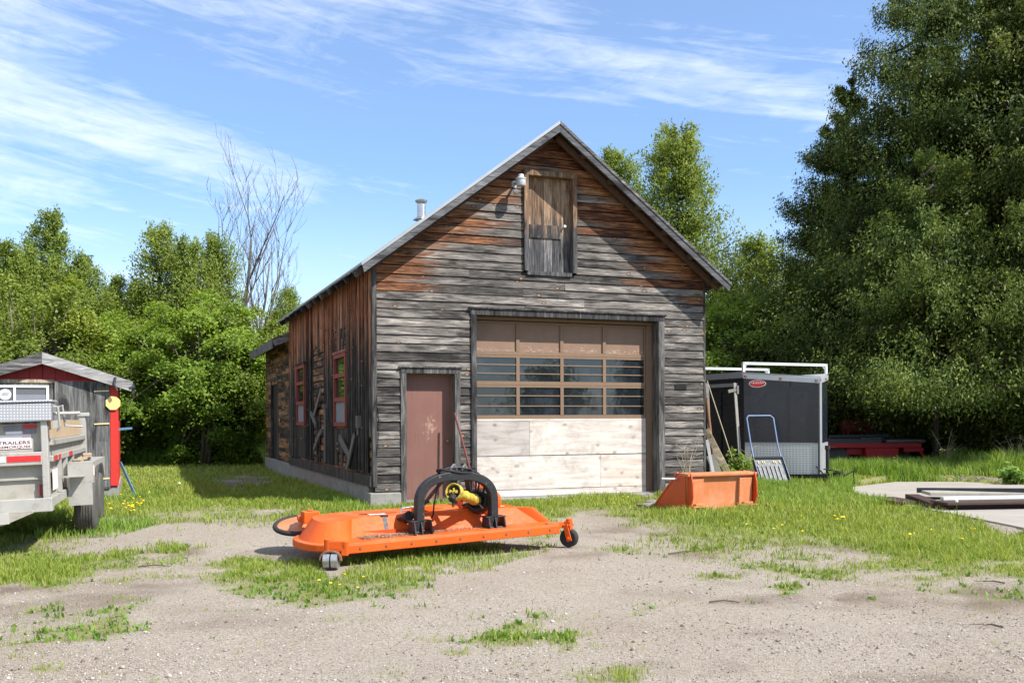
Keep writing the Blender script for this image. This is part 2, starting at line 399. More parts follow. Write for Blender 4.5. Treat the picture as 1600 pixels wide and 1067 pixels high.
g = mat('glass'); P = g.coord()                               # old dusty panes, slightly wavy
setp(g, g.mix(g.smooth(g.noise(P, 2.2, 5, .65), .45, .8), (.010, .013, .018), (.040, .048, .060)), .03, spec=.75,
     normal=g.bump(g.noise(P, 3.5, 2), .08, .02))
g = mat('window_grey'); setp(g, (.11, .11, .12), .2, spec=.6)

def plate(name, base, sc):                                    # diamond tread plate
    g = mat(name); P = g.coord(); X = g.sep(P)
    a = g.m('MULTIPLY', g.m('SINE', g.m('MULTIPLY', g.m('ADD', X[0], X[2]), sc)), g.m('SINE', g.m('MULTIPLY', g.m('SUBTRACT', X[0], X[2]), sc)))
    k = g.smooth(a, .25, .75)
    setp(g, g.mix(k, tuple(x * .8 for x in base), tuple(min(1, x * 1.12) for x in base)), .42, .45, .4, normal=g.bump(k, .5, .004))
plate('tread_plate', (.50, .50, .51), 105); plate('stone_guard_plate', (.50, .51, .52), 70)

g = mat('roof_metal'); P = g.coord(); X = g.sep(P)
setp(g, g.mix(g.noise(P, 3, 5), (.24, .25, .26), (.38, .39, .40)), .5, .3, normal=g.bump(g.m('SINE', g.m('MULTIPLY', X[1], 40)), .4, .01))
g = mat('roof_shingle'); P = g.coord()
setp(g, g.mix(g.noise(P, 14, 5), (.05, .05, .052), (.13, .13, .13)), .9)

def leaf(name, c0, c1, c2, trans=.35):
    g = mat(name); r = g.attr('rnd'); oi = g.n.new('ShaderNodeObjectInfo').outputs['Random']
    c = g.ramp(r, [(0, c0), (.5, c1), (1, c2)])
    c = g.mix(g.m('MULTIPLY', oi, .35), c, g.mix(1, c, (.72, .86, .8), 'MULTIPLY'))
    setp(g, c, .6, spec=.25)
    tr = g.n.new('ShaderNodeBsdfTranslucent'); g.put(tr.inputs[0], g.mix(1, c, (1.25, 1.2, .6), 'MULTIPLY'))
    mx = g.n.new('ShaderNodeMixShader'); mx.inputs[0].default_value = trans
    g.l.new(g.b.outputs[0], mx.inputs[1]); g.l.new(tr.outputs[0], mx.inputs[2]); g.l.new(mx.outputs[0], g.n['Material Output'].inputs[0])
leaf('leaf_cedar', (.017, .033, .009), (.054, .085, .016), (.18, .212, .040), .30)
leaf('leaf_cedar_sunlit', (.042, .072, .016), (.115, .165, .034), (.25, .29, .066), .34)  # paler copy of the cedar leaf: sunlight on the boughs put into the colour
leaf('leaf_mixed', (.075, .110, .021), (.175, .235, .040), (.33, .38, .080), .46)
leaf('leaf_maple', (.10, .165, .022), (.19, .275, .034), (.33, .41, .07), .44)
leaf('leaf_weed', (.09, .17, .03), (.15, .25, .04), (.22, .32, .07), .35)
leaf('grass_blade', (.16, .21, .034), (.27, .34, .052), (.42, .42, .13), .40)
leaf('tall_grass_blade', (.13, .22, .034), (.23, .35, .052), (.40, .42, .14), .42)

# ground: gravel, bare soil and turf, the turf share carried by the mesh attribute 'veg'
g = mat('ground_soil'); P = g.coord(); veg = g.attr('veg'); soil = g.attr('soil')
n1 = g.noise(P, 1.1, 6, .6); n2 = g.noise(P, 52, 5, .78); n3 = g.noise(P, 7, 5, .65)
gv = g.voro(P, 115, 'Color'); vd = g.voro(P, 115, 'Distance'); sp = g.sep(gv)[0]
grav = g.mix(n1, (.352, .298, .232), (.458, .402, .325))
grav = g.mix(g.smooth(n2, .40, .62), g.mix(1, grav, (.66, .63, .6), 'MULTIPLY'), grav)
grav = g.mix(g.m('MULTIPLY', g.smooth(sp, .62, .9), .6), grav, (.43, .385, .34))
grav = g.mix(g.m('MULTIPLY', g.smooth(sp, .28, .08), .6), grav, (.17, .145, .125))
n4 = g.noise(P, .45, 5, .6); grav = g.mix(g.m('MULTIPLY', g.smooth(n4, .48, .68), .5), grav, g.mix(1, grav, (.78, .72, .66), 'MULTIPLY'))
grav = g.mix(g.m('MULTIPLY', soil, .85), grav, g.mix(n3, (.11, .078, .056), (.21, .158, .12)))
turf = g.mix(n3, (.17, .165, .065), (.25, .245, .11))
c = g.mix(g.smooth(g.m('ADD', veg, g.m('MULTIPLY', g.m('SUBTRACT', n2, .5), .5)), .30, .75), grav, turf)
setp(g, c, .95, spec=.15, normal=g.bump(g.m('ADD', g.m('MULTIPLY', n2, .6), g.m('ADD', g.m('MULTIPLY', vd, -.5), n3)), .8, .025))
# ------------------------------------------------------------------ ground
PAD = [gp(*q) for q in ((1323, 766), (1400, 757.5), (1500, 758), (1620, 764), (1900, 775), (1900, 862), (1600, 832), (1485, 808), (1395, 792), (1335, 778))]
_c = np.mean(np.array(PAD[:5] + PAD[6:]), 0); PADW = [(_c[0] + (p[0] - _c[0]) * 1.05, _c[1] + (p[1] - _c[1]) * 1.10) for p in PAD]
TH = R(21.4); BC = (-2.164, 15.1)
def inpoly(x, y, poly):
    c = np.zeros(np.shape(x), bool); n = len(poly)
    for i in range(n):
        x0, y0 = poly[i]; x1, y1 = poly[(i + 1) % n]
        with np.errstate(divide='ignore', invalid='ignore'):
            hit = ((y0 > y) != (y1 > y)) & (x < (x1 - x0) * (y - y0) / (y1 - y0 + 1e-12) + x0)
        c ^= hit
    return c
def barn_local(x, y):
    dx = x - BC[0]; dy = y - BC[1]
    return dx * math.cos(TH) + dy * math.sin(TH), -dx * math.sin(TH) + dy * math.cos(TH)
EDGE_U = [-900, -300, 0, 60, 120, 170, 300, 420, 480, 600, 700, 860, 900, 1000, 1100, 1200, 1300, 1450, 1600, 2200, 3500]
EDGE_V = [900, 872, 848, 840, 828, 812, 800, 803, 832, 852, 850, 832, 806, 818, 846, 864, 876, 890, 904, 942, 985]
PATCH = [(500, 903, 190, 40, .82), (640, 880, 135, 22, .7), (60, 885, 84, 28, .72), (165, 868, 70, 14, .5), (150, 972, 100, 36, .40), (90, 988, 115, 36, .34), (60, 940, 60, 14, .36),
         (70, 1032, 42, 22, .6), (850, 982, 70, 30, .42), (790, 1000, 60, 18, .55), (960, 1052, 70, 16, .35), (700, 1012, 40, 10, .6), (255, 855, 55, 8, .7), (390, 870, 40, 10, .6),
         (1235, 912, 18, 6, .8), (1225, 925, 12, 4, .7), (330, 955, 90, 14, .4), (1120, 900, 60, 7, .4), (1450, 905, 70, 6, .4), (1070, 1035, 60, 10, .3), (600, 1050, 60, 14, .4), (960, 1010, 50, 10, .35), (1510, 912, 30, 5, .6), (200, 935, 60, 8, .35)]
BARE = [(517, 890, 26, 11, 1.2), (884, 862, 30, 9, 1.0), (380, 752, 60, 12, 1.0), (930, 815, 60, 14, .35), (260, 855, 70, 12, .3), (1580, 826, 45, 11, .9), (1560, 757, 70, 5, .8), (1010, 772, 26, 14, .7)]
def veg_at(x, y):
    """share of turf (0 gravel .. 1 lawn) at ground points"""
    x = np.asarray(x, float); y = np.asarray(y, float)
    yy = np.maximum(y, 1.0); u = 800 + 1500 * x / yy; v = 655 + 2025 / yy
    n = fbm(x * .9, y * .9, 3, 5); n2 = fbm(x * 3.3, y * 3.3, 9, 4)
    vb = np.interp(u, EDGE_U, EDGE_V)
    d = (vb - v) / np.maximum(8, (v - 655) * .16)          # >0 on the lawn side
    n3 = fbm(x * 9, y * 9, 15, 3)
    m = np.clip(.50 + d * .34, 0, 1.10) + (n - .5) * .95 + (n2 - .5) * .65 + (n3 - .5) * .35
    for (pu, pv, ru, rv, s) in PATCH:
        e = ((u - pu) / ru) ** 2 + ((v - pv) / rv) ** 2
        m = np.maximum(m, s * np.clip(1.15 - .75 * e, 0, 1.0) + (n2 - .5) * 1.1 + (n - .5) * .7 + (n3 - .5) * .5 - .06)
    m = np.maximum(m, (n3 - .62) * 2.2 * np.clip((n - .30) * 3, 0, 1))
    for (pu, pv, ru, rv, s) in BARE:
        e = ((u - pu) / ru) ** 2 + ((v - pv) / rv) ** 2
        m = m - s * np.clip(1.5 - e - (n2 - .3) * 1.6 - (n - .4) * 1.2, 0, 1)
    m = np.where(y < 1.5, 0, m)
    m = np.where(inpoly(x, y, PAD), (n2 - .74) * 1.2, m)
    return np.clip(m, 0, 1)
def ground_z(x, y):
    """a little relief; level where things stand"""
    r = (fbm(x * .35, y * .35, 21, 3) - .5) * .09 + (fbm(x * 2.2, y * 2.2, 5, 3) - .5) * .022
    t, s = barn_local(x, y)
    rise = np.clip((t - 4.6) / 1.6, 0, 1) * np.clip((s + 1.6) / 1.4, 0, 1) * .14        # ground is a bit higher at the barn's right corner
    pad = inpoly(x, y, PADW)
    return np.where(pad, .012, r - .012 + np.where(s < 12, rise, 0))
def axis(lo, hi, a0, a1, step, grow):
    a = list(np.arange(a0, a1 + 1e-6, step)); st = step
    while a[-1] < hi: st *= grow; a.append(a[-1] + st)
    st = step; b = [a0]
    while b[-1] > lo: st *= grow; b.append(b[-1] - st)
    return np.array(sorted(b[1:]) + a)
gx = axis(-900, 900, -9, 12, .10, 1.22); gy = axis(-400, 1500, 4, 22, .10, 1.22)
GX, GY = np.meshgrid(gx, gy); nx, ny = len(gx), len(gy)
fade = np.exp(-np.maximum(0, np.hypot(GX, GY - 12) - 45) / 40)
GZ = ground_z(GX, GY) * fade
def grid_mesh(name, X, Y, Z):
    ny, nx = X.shape; me = bpy.data.meshes.new(name)
    co = np.stack([X, Y, Z], -1).reshape(-1, 3).astype(np.float32)
    i = np.arange(ny * nx).reshape(ny, nx); q = np.stack([i[:-1, :-1], i[:-1, 1:], i[1:, 1:], i[1:, :-1]], -1).reshape(-1, 4)
    fast_mesh(me, co, q); return me
def fast_mesh(me, co, q):
    """q: faces of equal corner count"""
    k = q.shape[1]; me.vertices.add(len(co)); me.vertices.foreach_set('co', np.ascontiguousarray(co, np.float32).ravel())
    me.loops.add(q.size); me.loops.foreach_set('vertex_index', np.ascontiguousarray(q, np.int32).ravel())
    me.polygons.add(len(q)); me.polygons.foreach_set('loop_start', np.arange(0, q.size, k, dtype=np.int32))
    me.update(calc_edges=True)
def link(name, me, m, parent=None):
    me.materials.append(MATS[m]); o = bpy.data.objects.new(name, me); COL.objects.link(o); o.parent = parent; return o
me = grid_mesh('ground', GX, GY, GZ)
a = me.attributes.new('veg', 'FLOAT', 'POINT'); a.data.foreach_set('value', veg_at(GX, GY).ravel().astype(np.float32))
soil = np.clip((fbm(GX * .55 + 4, GY * .9, 41, 4) - .56) * 5, 0, 1) * np.clip((fbm(GX * 2.3, GY * 2.3, 47, 3) - .32) * 3, 0, 1)
_u = 800 + 1500 * GX / np.maximum(GY, 1); _v = 655 + 2025 / np.maximum(GY, 1)
for (pu, pv, ru, rv, s) in ((1310, 935, 190, 14, .9), (1560, 930, 90, 22, .9), (890, 862, 60, 10, .9), (260, 857, 60, 9, .8), (395, 870, 40, 12, .8), (1050, 1040, 120, 16, .7), (1400, 1060, 130, 16, .6), (1200, 985, 60, 12, .5), (1010, 830, 110, 14, .6), (385, 752, 60, 14, .5)):
    soil = np.maximum(soil, 1.25 * s * np.clip(1.3 - ((_u - pu) / ru) ** 2 - ((_v - pv) / rv) ** 2, 0, 1) * np.clip((fbm(GX * 3, GY * 3, 53, 3) - .3) * 3, 0, 1))
a = me.attributes.new('soil', 'FLOAT', 'POINT'); a.data.foreach_set('value', soil.ravel().astype(np.float32))
me.polygons.foreach_set('use_smooth', np.ones(len(me.polygons), bool))
tag(link('ground', me, 'ground_soil'), kind='structure')

b = MB(); b.prism(PAD, -.05, .035); o = b.build('concrete_pad', 'pad_concrete', bevel=.01); tag(o, kind='structure')

# ------------------------------------------------------------------ scatter: grass, stones
def keep_out(x, y):
    t, s = barn_local(x, y)
    return (t > -.1) & (t < 6.1) & (s > -.02) & (s < 13.5)
def blades(name, x, y, h, w, m, lean=.5, parent=None, z=None):
    n = len(x); z0 = ground_z(x, y) - .01 if z is None else z
    ang = rng.uniform(0, 2 * math.pi, n); ld = rng.uniform(0, 2 * math.pi, n); la = rng.uniform(.05, lean, n) * h
    wx = np.cos(ang) * w / 2; wy = np.sin(ang) * w / 2; lx = np.cos(ld) * la; ly = np.sin(ld) * la
    co = np.empty((n, 5, 3), np.float32)
    co[:, 0] = np.stack([x - wx, y - wy, z0], -1); co[:, 1] = np.stack([x + wx, y + wy, z0], -1)
    mx, my, mz = x + lx * .35, y + ly * .35, z0 + h * .6
    co[:, 2] = np.stack([mx + wx * .8, my + wy * .8, mz], -1); co[:, 3] = np.stack([mx - wx * .8, my - wy * .8, mz], -1)
    co[:, 4] = np.stack([x + lx, y + ly, z0 + h * np.sqrt(np.maximum(.2, 1 - (la / h) ** 2 * .5))], -1)
    i = np.arange(n)[:, None] * 5
    tri = np.concatenate([i + np.array([[0, 1, 2]]), i + np.array([[0, 2, 3]]), i + np.array([[3, 2, 4]])], 1).reshape(-1, 3)
    me = bpy.data.meshes.new(name); fast_mesh(me, co.reshape(-1, 3), tri)
    r = np.clip(rng.normal(.5, .22, n) + (fbm(x * .8, y * .8, 77, 3) - .5) * .5, 0, 1)
    a = me.attributes.new('rnd', 'FLOAT', 'FACE'); a.data.foreach_set('value', np.repeat(r, 3).astype(np.float32))
    return tag(link(name, me, m, parent), kind='stuff')
def sample(n, v0, v1, u0=-60, u1=1660, power=1.0):
    """random ground points with even density per picture area (finer near the viewer)"""
    v = rng.uniform(v0, v1, n); Y = 2025 / (v - 655); u = rng.uniform(u0, u1, n); return (u - 800) / 1500 * Y, Y
xs, ys, hs, ws = [], [], [], []
for (n, v0, v1) in ((150000, 712, 790), (200000, 770, 905), (90000, 850, 1075)):
    x, y = sample(n, v0, v1, -120, 1720); m = veg_at(x, y)
    k = (rng.uniform(0, 1, n) < np.clip((m - .20) * 1.05, 0, .95)) & ~keep_out(x, y); x, y, m = x[k], y[k], m[k]
    lush = fbm(x * 1.1, y * 1.1, 61, 3)
    h = (.016 + .052 * m + .11 * np.clip(lush - .45, 0, 1)) * rng.uniform(.5, 1.35, len(x)) * np.clip(.5 + y / 18, .75, 1.25)
    xs.append(x); ys.append(y); hs.append(h); ws.append(np.clip(y * .00085, .006, .024) * rng.uniform(.7, 1.3, len(x)))
# side steps of the viewer: the lawn goes on beyond the frame, thinner
x = rng.uniform(-16, 16, 40000); y = rng.uniform(8, 32, 40000); m = veg_at(x, y); k = (m > .5) & ~keep_out(x, y) & (np.abs(x) > y * .53)
x, y = x[k], y[k]; xs.append(x); ys.append(y); hs.append(rng.uniform(.04, .12, len(x))); ws.append(np.full(len(x), .03))
blades('lawn_grass', np.concatenate(xs), np.concatenate(ys), np.concatenate(hs), np.concatenate(ws), 'grass_blade', .8)
# uncut grass: in front of the cargo trailer, along the back of the pad, at the foot of the wood and the barn
def zone(n, poly, h0, h1, w):
    px = [p[0] for p in poly]; py = [p[1] for p in poly]
    x = rng.uniform(min(px), max(px), n); y = rng.uniform(min(py), max(py), n)
    k = inpoly(x, y, poly) & ~keep_out(x, y) & ~inpoly(x, y, PAD); x, y = x[k], y[k]
    f = fbm(x * 1.3, y * 1.3, 71, 3); k = rng.uniform(0, 1, len(x)) < np.clip(f * 2.2 - .35, .15, 1); x, y, f = x[k], y[k], f[k]
    return x, y, (h0 + (h1 - h0) * f) * rng.uniform(.45, 1.3, len(x)), w * rng.uniform(.6, 1.3, len(x))
Z = [zone(26000, [(3.7, 16.6), (4.9, 16.2), (6.6, 16.6), (6.75, 19.0), (6.8, 19.9), (4.7, 18.6)], .08, .24, .012),
     zone(9000, [(5.5, 16.4), (6.6, 16.6), (6.9, 19.2), (6.0, 18.3)], .16, .42, .013),
     zone(15000, [(4.0, 15.2), (6.0, 14.6), (6.9, 16.5), (6.6, 17.2), (4.4, 17.2)], .07, .22, .012),
     zone(22000, [(6.3, 20.0), (8.5, 19.9), (10.2, 19.7), (10.2, 23), (9, 22.5), (6.5, 22)], .14, .42, .017),
     zone(36000, [(9.9, 19.75), (10.8, 19.6), (16, 18.4), (19, 21), (14, 24), (10.4, 23)], .25, .68, .019),
     zone(9000, [(6.6, 19.8), (10.4, 19.35), (14, 18.0), (14, 18.6), (10.4, 20), (6.8, 20.4)], .08, .3, .016),
     zone(30000, [(-14, 29.5), (-6, 30.5), (-6.3, 33.5), (-16, 33.5)], .15, .55, .03),
     zone(12000, [(-7.2, 28.0), (-5.2, 29), (-5.6, 31), (-8, 31)], .25, .8, .03),
     zone(2600, [(2.85, 15.3), (3.6, 15.5), (3.9, 17.1), (3.0, 16.9)], .10, .30, .012),
     zone(5000, [(-3.5, 17.6), (-2.95, 16.6), (-2.2, 14.7), (-2.5, 14.6), (-3.4, 16.4)], .06, .2, .012),
     zone(4000, [(-7.0, 16.2), (-6.2, 16.4), (-6.4, 18.2), (-6.9, 18.2)], .08, .25, .014),
     zone(2500, [(-5.6, 11.2), (-4.7, 11.3), (-4.6, 12.6), (-5.5, 12.8)], .06, .20, .010),
     zone(1600, [(-1.3, 9.0), (-.2, 8.9), (.3, 9.8), (-.4, 9.5)], .04, .11, .008)]
blades('tall_grass', *[np.concatenate([z[i] for z in Z]) for i in range(4)], 'tall_grass_blade', .75)
# broad-leaved ground cover in the turf: small rosettes
x, y = sample(30000, 770, 1000); m = veg_at(x, y); k = (rng.uniform(0, 1, len(x)) < np.clip((m - .35) * .6, 0, .35)) & ~keep_out(x, y)
x, y = x[k], y[k]
blades('ground_cover', np.repeat(x, 4) + rng.normal(0, .025, len(x) * 4), np.repeat(y, 4) + rng.normal(0, .025, len(x) * 4), rng.uniform(.02, .06, len(x) * 4), rng.uniform(.014, .032, len(x) * 4), 'leaf_weed', 1.0)

def stones():
    V, F, RN = [], [], []
    base = np.array([(1, 0, 0), (0, 1, 0), (-1, 0, 0), (0, -1, 0), (0, 0, 1), (0, 0, -1)], float)
    faces = np.array([(0, 1, 4), (1, 2, 4), (2, 3, 4), (3, 0, 4), (1, 0, 5), (2, 1, 5), (3, 2, 5), (0, 3, 5)])
    x, y = sample(70000, 800, 1075, -60, 1660); m = veg_at(x, y)
    k = rng.uniform(0, 1, len(x)) < np.clip(1 - m * 1.5, 0, 1) * np.clip(fbm(x * 1.7, y * 1.7, 91, 3) * 2.2 - .35, .1, 1); x, y = x[k], y[k]; n = len(x)
    s = np.exp(rng.normal(-5.55, .40, n)); s = np.clip(s, .002, .02); s = np.where(rng.uniform(0, 1, n) < .006, s * rng.uniform(2, 3.6, n), s)
    co = base[None] * rng.uniform(.6, 1.25, (n, 6, 1)) * s[:, None, None]; co[:, :, 2] *= .6
    a = rng.uniform(0, 6.28, n); c, sn = np.cos(a)[:, None], np.sin(a)[:, None]
    X = co[:, :, 0] * c - co[:, :, 1] * sn + x[:, None]; Y = co[:, :, 0] * sn + co[:, :, 1] * c + y[:, None]
    Zz = co[:, :, 2] + (ground_z(x, y) + s * .25)[:, None]
    q = (faces[None] + (np.arange(n) * 6)[:, None, None]).reshape(-1, 3)
    me = bpy.data.meshes.new('gravel_stones'); fast_mesh(me, np.stack([X, Y, Zz], -1).reshape(-1, 3), q)
    at_ = me.attributes.new('rnd', 'FLOAT', 'FACE'); at_.data.foreach_set('value', np.repeat(rng.uniform(0, 1, n), 8).astype(np.float32))
    tag(link('gravel_stones', me, 'pebble'), kind='stuff')
g = mat('pebble'); r = g.attr('rnd'); setp(g, g.ramp(r, [(0, (.13, .11, .10)), (.4, (.30, .255, .215)), (.75, (.40, .35, .305)), (1, (.56, .53, .50))]), .9, spec=.2)
stones()
def clods():                                   # dark crumbs of earth, thickest where the soil is bare
    n = 5200; x, y = sample(n, 815, 1075, -60, 1660); u = 800 + 1500 * x / y; v = 655 + 2025 / y
    w = np.clip((fbm(x * .7 + 9, y * 1.1, 33, 4) - .44) * 4, .03, 1) * np.clip(.35 + (u - 500) / 900, .2, 1); k = rng.uniform(0, 1, n) < w; x, y = x[k], y[k]; n = len(x)
    base = np.array([(1, 0, 0), (0, 1, 0), (-1, 0, 0), (0, -1, 0), (0, 0, 1), (0, 0, -1)], float); faces = np.array([(0, 1, 4), (1, 2, 4), (2, 3, 4), (3, 0, 4), (1, 0, 5), (2, 1, 5), (3, 2, 5), (0, 3, 5)])
    s = np.clip(np.exp(rng.normal(-5.45, .5, n)), .002, .016); co = base[None] * rng.uniform(.6, 1.3, (n, 6, 1)) * s[:, None, None]
    me = bpy.data.meshes.new('soil_crumbs'); fast_mesh(me, (co + np.stack([x, y, ground_z(x, y) + s * .2], -1)[:, None]).reshape(-1, 3), (faces[None] + (np.arange(n) * 6)[:, None, None]).reshape(-1, 3))
    tag(link('soil_crumbs', me, 'clod'), kind='stuff')
simple('clod', (.14, .105, .08), .95, var=.4, scale=40)
clods()
# ------------------------------------------------------------------ the barn
barn = thing('timber_barn', 'weathered board-sided gable barn with a glazed garage door and a loft door', 'barn', (BC[0], BC[1], 0), TH)
RT = 6.12; SL = .756; BW = 6.04; BL = 8.6; RX = 3.02
OPEN = [(.42, 1.41, 0, 2.18), (1.60, 5.20, 0, 3.15), (2.535, 3.505, 3.76, 5.50)]
def cut(x0, x1, z0, z1, opens):
    segs = [(x0, x1)]; zc = (z0 + z1) / 2
    for (a, b_, c, d) in opens:
        if c < zc < d:
            n = []
            for (p, q) in segs:
                if b_ <= p or a >= q: n.append((p, q)); continue
                if a > p: n.append((p, a))
                if b_ < q: n.append((b_, q))
            segs = n
    return segs
b = MB(); z = .21; e = .138
while z < RT - .05:
    z1 = min(z + e, RT - .02); hw0 = min(3.02, (RT - z) / SL); hw1 = min(3.02, (RT - z1) / SL); gap = .011
    for (p, q) in cut(RX - hw0, RX + hw0, z, z1, OPEN):
        x = p
        while x < q - .02:
            x2 = x + random.uniform(1.3, 4.2)
            if x2 > q - .5: x2 = q
            zl, zr = z + random.uniform(-.003, .003), z + random.uniform(-.003, .003)
            if random.random() < .06: zl -= .006
            yo = random.uniform(.004, .012); yt = random.uniform(.010, .016)
            xa0 = x; xa1 = x2; xt0 = max(x, RX - hw1); xt1 = min(x2, RX + hw1)
            if xt1 - xt0 < .03: x = x2; continue
            g1 = .0015
            b.hexa([(xa0 + g1, -.022 - yo, zl + gap), (xa1 - g1, -.022 - yo, zr + gap), (xa1 - g1, 0, zr + gap), (xa0 + g1, 0, zl + gap),
                    (xt0 + g1, -.022 - yo + yt, z1 - .003), (xt1 - g1, -.022 - yo + yt, z1 - .003), (xt1 - g1, 0, z1 - .003), (xt0 + g1, 0, z1 - .003)])
            x = x2
    z += e
b.build('front_siding', 'siding_wood', barn)
b = MB()   # sheathing behind the boards, with the openings left out
def sheath(b, y0, y1):
    cols = [0, .42, 1.41, 1.60, 2.535, RX, 3.505, 5.20, BW]
    for i in range(len(cols) - 1):
        x0, x1 = cols[i], cols[i + 1]; xm = (x0 + x1) / 2
        zs = [(.2, None)]
        for (a, c, d, f) in OPEN:
            if a <= xm <= c:
                zs = [s for t in zs for s in ([(t[0], d)] if d > t[0] else []) + [(f, t[1])]]
        tz = lambda x: RT - SL * abs(x - RX) - .01
        for (zz0, zz1) in zs:
            zl = tz(x0) if zz1 is None else zz1; zr = tz(x1) if zz1 is None else zz1
            b.hexa([(x0, y0, zz0), (x1, y0, zz0), (x1, y1, zz0), (x0, y1, zz0), (x0, y0, zl), (x1, y0, zr), (x1, y1, zr), (x0, y1, zl)])
sheath(b, .004, .09); b.build('front_wall', 'dark_inside', barn)
b = MB(); b.box(-.035, .035, -.036, .06, .30, 3.80); b.build('corner_board', 'trim_wood', barn)
b = MB(); b.box(BW - .02, BW + .02, -.03, .05, .33, 3.80); b.build('corner_board', 'trim_wood', barn)

# long left wall: sheathing of horizontal boards, vertical boarding over it with gaps
b = MB(); WIN = [(1.89, 3.0, 1.24, 2.55), (6.35, 7.45, 1.24, 2.58)]
z = .46
while z < 3.74:
    for (p, q) in cut(.09, BL, z, z + .13, WIN):
        y = p
        while y < q - .01:
            y2 = min(q, y + random.uniform(.6, 2.2)); 
            if q - y2 < .3: y2 = q
            b.box(-.012 - random.uniform(0, .014), .0, y + .004, y2 - .004, z + .012, z + .128); y = y2
    z += .14
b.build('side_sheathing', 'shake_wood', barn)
b = MB()
for (y0, y1, z0, z1) in ((.09, BL, .4, 1.23), (.09, BL, 2.6, 3.78), (.09, 1.88, 1.23, 2.6), (3.01, 6.34, 1.23, 2.6), (7.46, BL, 1.23, 2.6)): b.box(.003, .05, y0, y1, z0, z1)
b.build('side_wall', 'dark_inside', barn)
b = MB(); y = .07
while y < BL - .02:
    w = random.uniform(.10, .17); w = min(w, BL - y); ym = y + w / 2
    spans = [(.50, 3.76 + random.uniform(-.04, .02))]
    if 1.80 < ym < 3.08: spans = [(.52 + random.choice((0, 0, .25)), 1.2), (random.choice((2.62, 2.62, 3.0)), 3.76)]
    elif 6.28 < ym < 7.5: spans = [(.52, 1.2), (2.63, 3.76)]
    elif 3.95 < ym < 5.35: spans = [(2.72 + random.uniform(-.12, .25), 3.76)] + ([(.5, random.uniform(.7, 2.2))] if random.random() < .35 else [])
    elif random.random() < .10: spans = [(random.uniform(.8, 1.4), 3.75)]
    for (a, c) in spans:
        d = .034 + random.uniform(0, .012); s = random.uniform(-.012, .012)
        b.hexa([(-d, y + .004, a), (-.017, y + .004, a), (-.017, y + w - .004, a), (-d, y + w - .004, a), (-d, y + .004 + s, c), (-.017, y + .004 + s, c), (-.017, y + w - .004 + s, c), (-d, y + w - .004 + s, c)])
    if random.random() < .8 and not (1.80 < ym < 3.08 or 6.28 < ym < 7.5 or 3.95 < ym < 5.35):
        b.box(-.062, -.047, y + w - .022, y + w + .022, .52, 3.74)
    y += w
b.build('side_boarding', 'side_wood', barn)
b = MB(); b.box(-.075, .02, -.01, BL, .30, .47); b.build('sill_beam', 'side_wood', barn)
for (p, q, w) in (((-.08, 5.2, 1.35), (-.08, 4.2, 1.95), .11), ((-.10, 5.3, 1.5), (-.09, 4.75, 1.25), .10), ((-.09, 4.6, 1.0), (-.09, 4.1, 1.15), .1), ((-.10, 4.95, .75), (-.09, 4.4, 1.05), .10),
                  ((-.12, 1.55, .52), (-.075, 1.15, 1.10), .12), ((-.13, 2.15, 1.05), (-.075, 1.5, .70), .12)):
    b = MB(); b.bar(p, q, w, .022, up=(1, 0, 0)); b.build('loose_board', 'weathered_white', barn)
b = MB(); b.cyl((-.09, 3.75, .55), (-.09, 3.72, 1.60), .03, n=12); b.box(-.125, -.055, 3.68, 3.78, 1.58, 1.66); b.build('white_conduit', 'weathered_white', barn)
b = MB(); b.box(-.11, -.047, .76, .88, 1.22, 1.42); b.cyl((-.085, .82, 1.22), (-.085, .82, 1.10), .02, n=8); b.build('meter_box', 'weathered_white', barn)
for (y0, y1, z0, z1) in WIN:
    f = MB(); w = .075
    f.box(-.075, .03, y0, y0 + w, z0, z1); f.box(-.075, .03, y1 - w, y1, z0, z1)
    for zz in (z0, z1 - w, z0 + (z1 - z0) * .34, z0 + (z1 - z0) * .67): f.box(-.073, .028, y0 + w, y1 - w, zz, zz + w)
    fo = f.build('window', 'red_frame', barn)
    p = MB(); p.box(-.03, -.015, y0 + w, y1 - w, z0 + (z1 - z0) * .34 + w, z1 - w); p.build('pane', 'glass', fo)
    p = MB(); p.box(-.035, -.015, y0 + w, y1 - w, z0 + w, z0 + (z1 - z0) * .34); p.build('lower_panel', 'grey_panel', fo)
    p = MB(); p.box(-.085, .02, y0 - .05, y1 + .05, z1 + .004, z1 + .05); p.build('window_cap', 'side_wood', fo)

# other walls, gable end and the unseen right side
b = MB(); z = .21
while z < 3.8:
    b.box(BW + .002, BW + .024, .05, BL, z + .004, z + e - .002); z += e
b.build('right_siding', 'siding_wood', barn)
b = MB(); b.box(BW - .09, BW, .09, BL, .2, 3.80)
b.add([(0, BL - .05, .2), (BW, BL - .05, .2), (BW, BL - .05, 3.82), (RX, BL - .05, 6.1), (0, BL - .05, 3.82), (0, BL, .2), (BW, BL, .2), (BW, BL, 3.82), (RX, BL, 6.1), (0, BL, 3.82)],
      [(0, 1, 2, 3, 4), (9, 8, 7, 6, 5), (0, 5, 6, 1), (1, 6, 7, 2), (2, 7, 8, 3), (3, 8, 9, 4), (4, 9, 5, 0)])
b.build('back_wall', 'under_wood', barn)
b = MB(); b.box(.09, BW - .09, .09, BL - .05, .02, .06); b.build('barn_floor', 'concrete', barn)
# foundation
b = MB()
b.box(-.10, .40, -.12, .25, -.2, .205)
b.box(-.05, .22, .25, BL + 4.8, -.2, .31)
b.box(5.22, BW + .05, -.02, .25, -.2, .235); b.box(BW - .2, BW + .05, .25, BL, -.2, .22)
b.build('foundation', 'concrete', barn, bevel=.015)
b = MB(); b.box(1.42, 5.22, -.10, .30, -.15, .045); b.build('threshold', 'concrete', barn, bevel=.012)

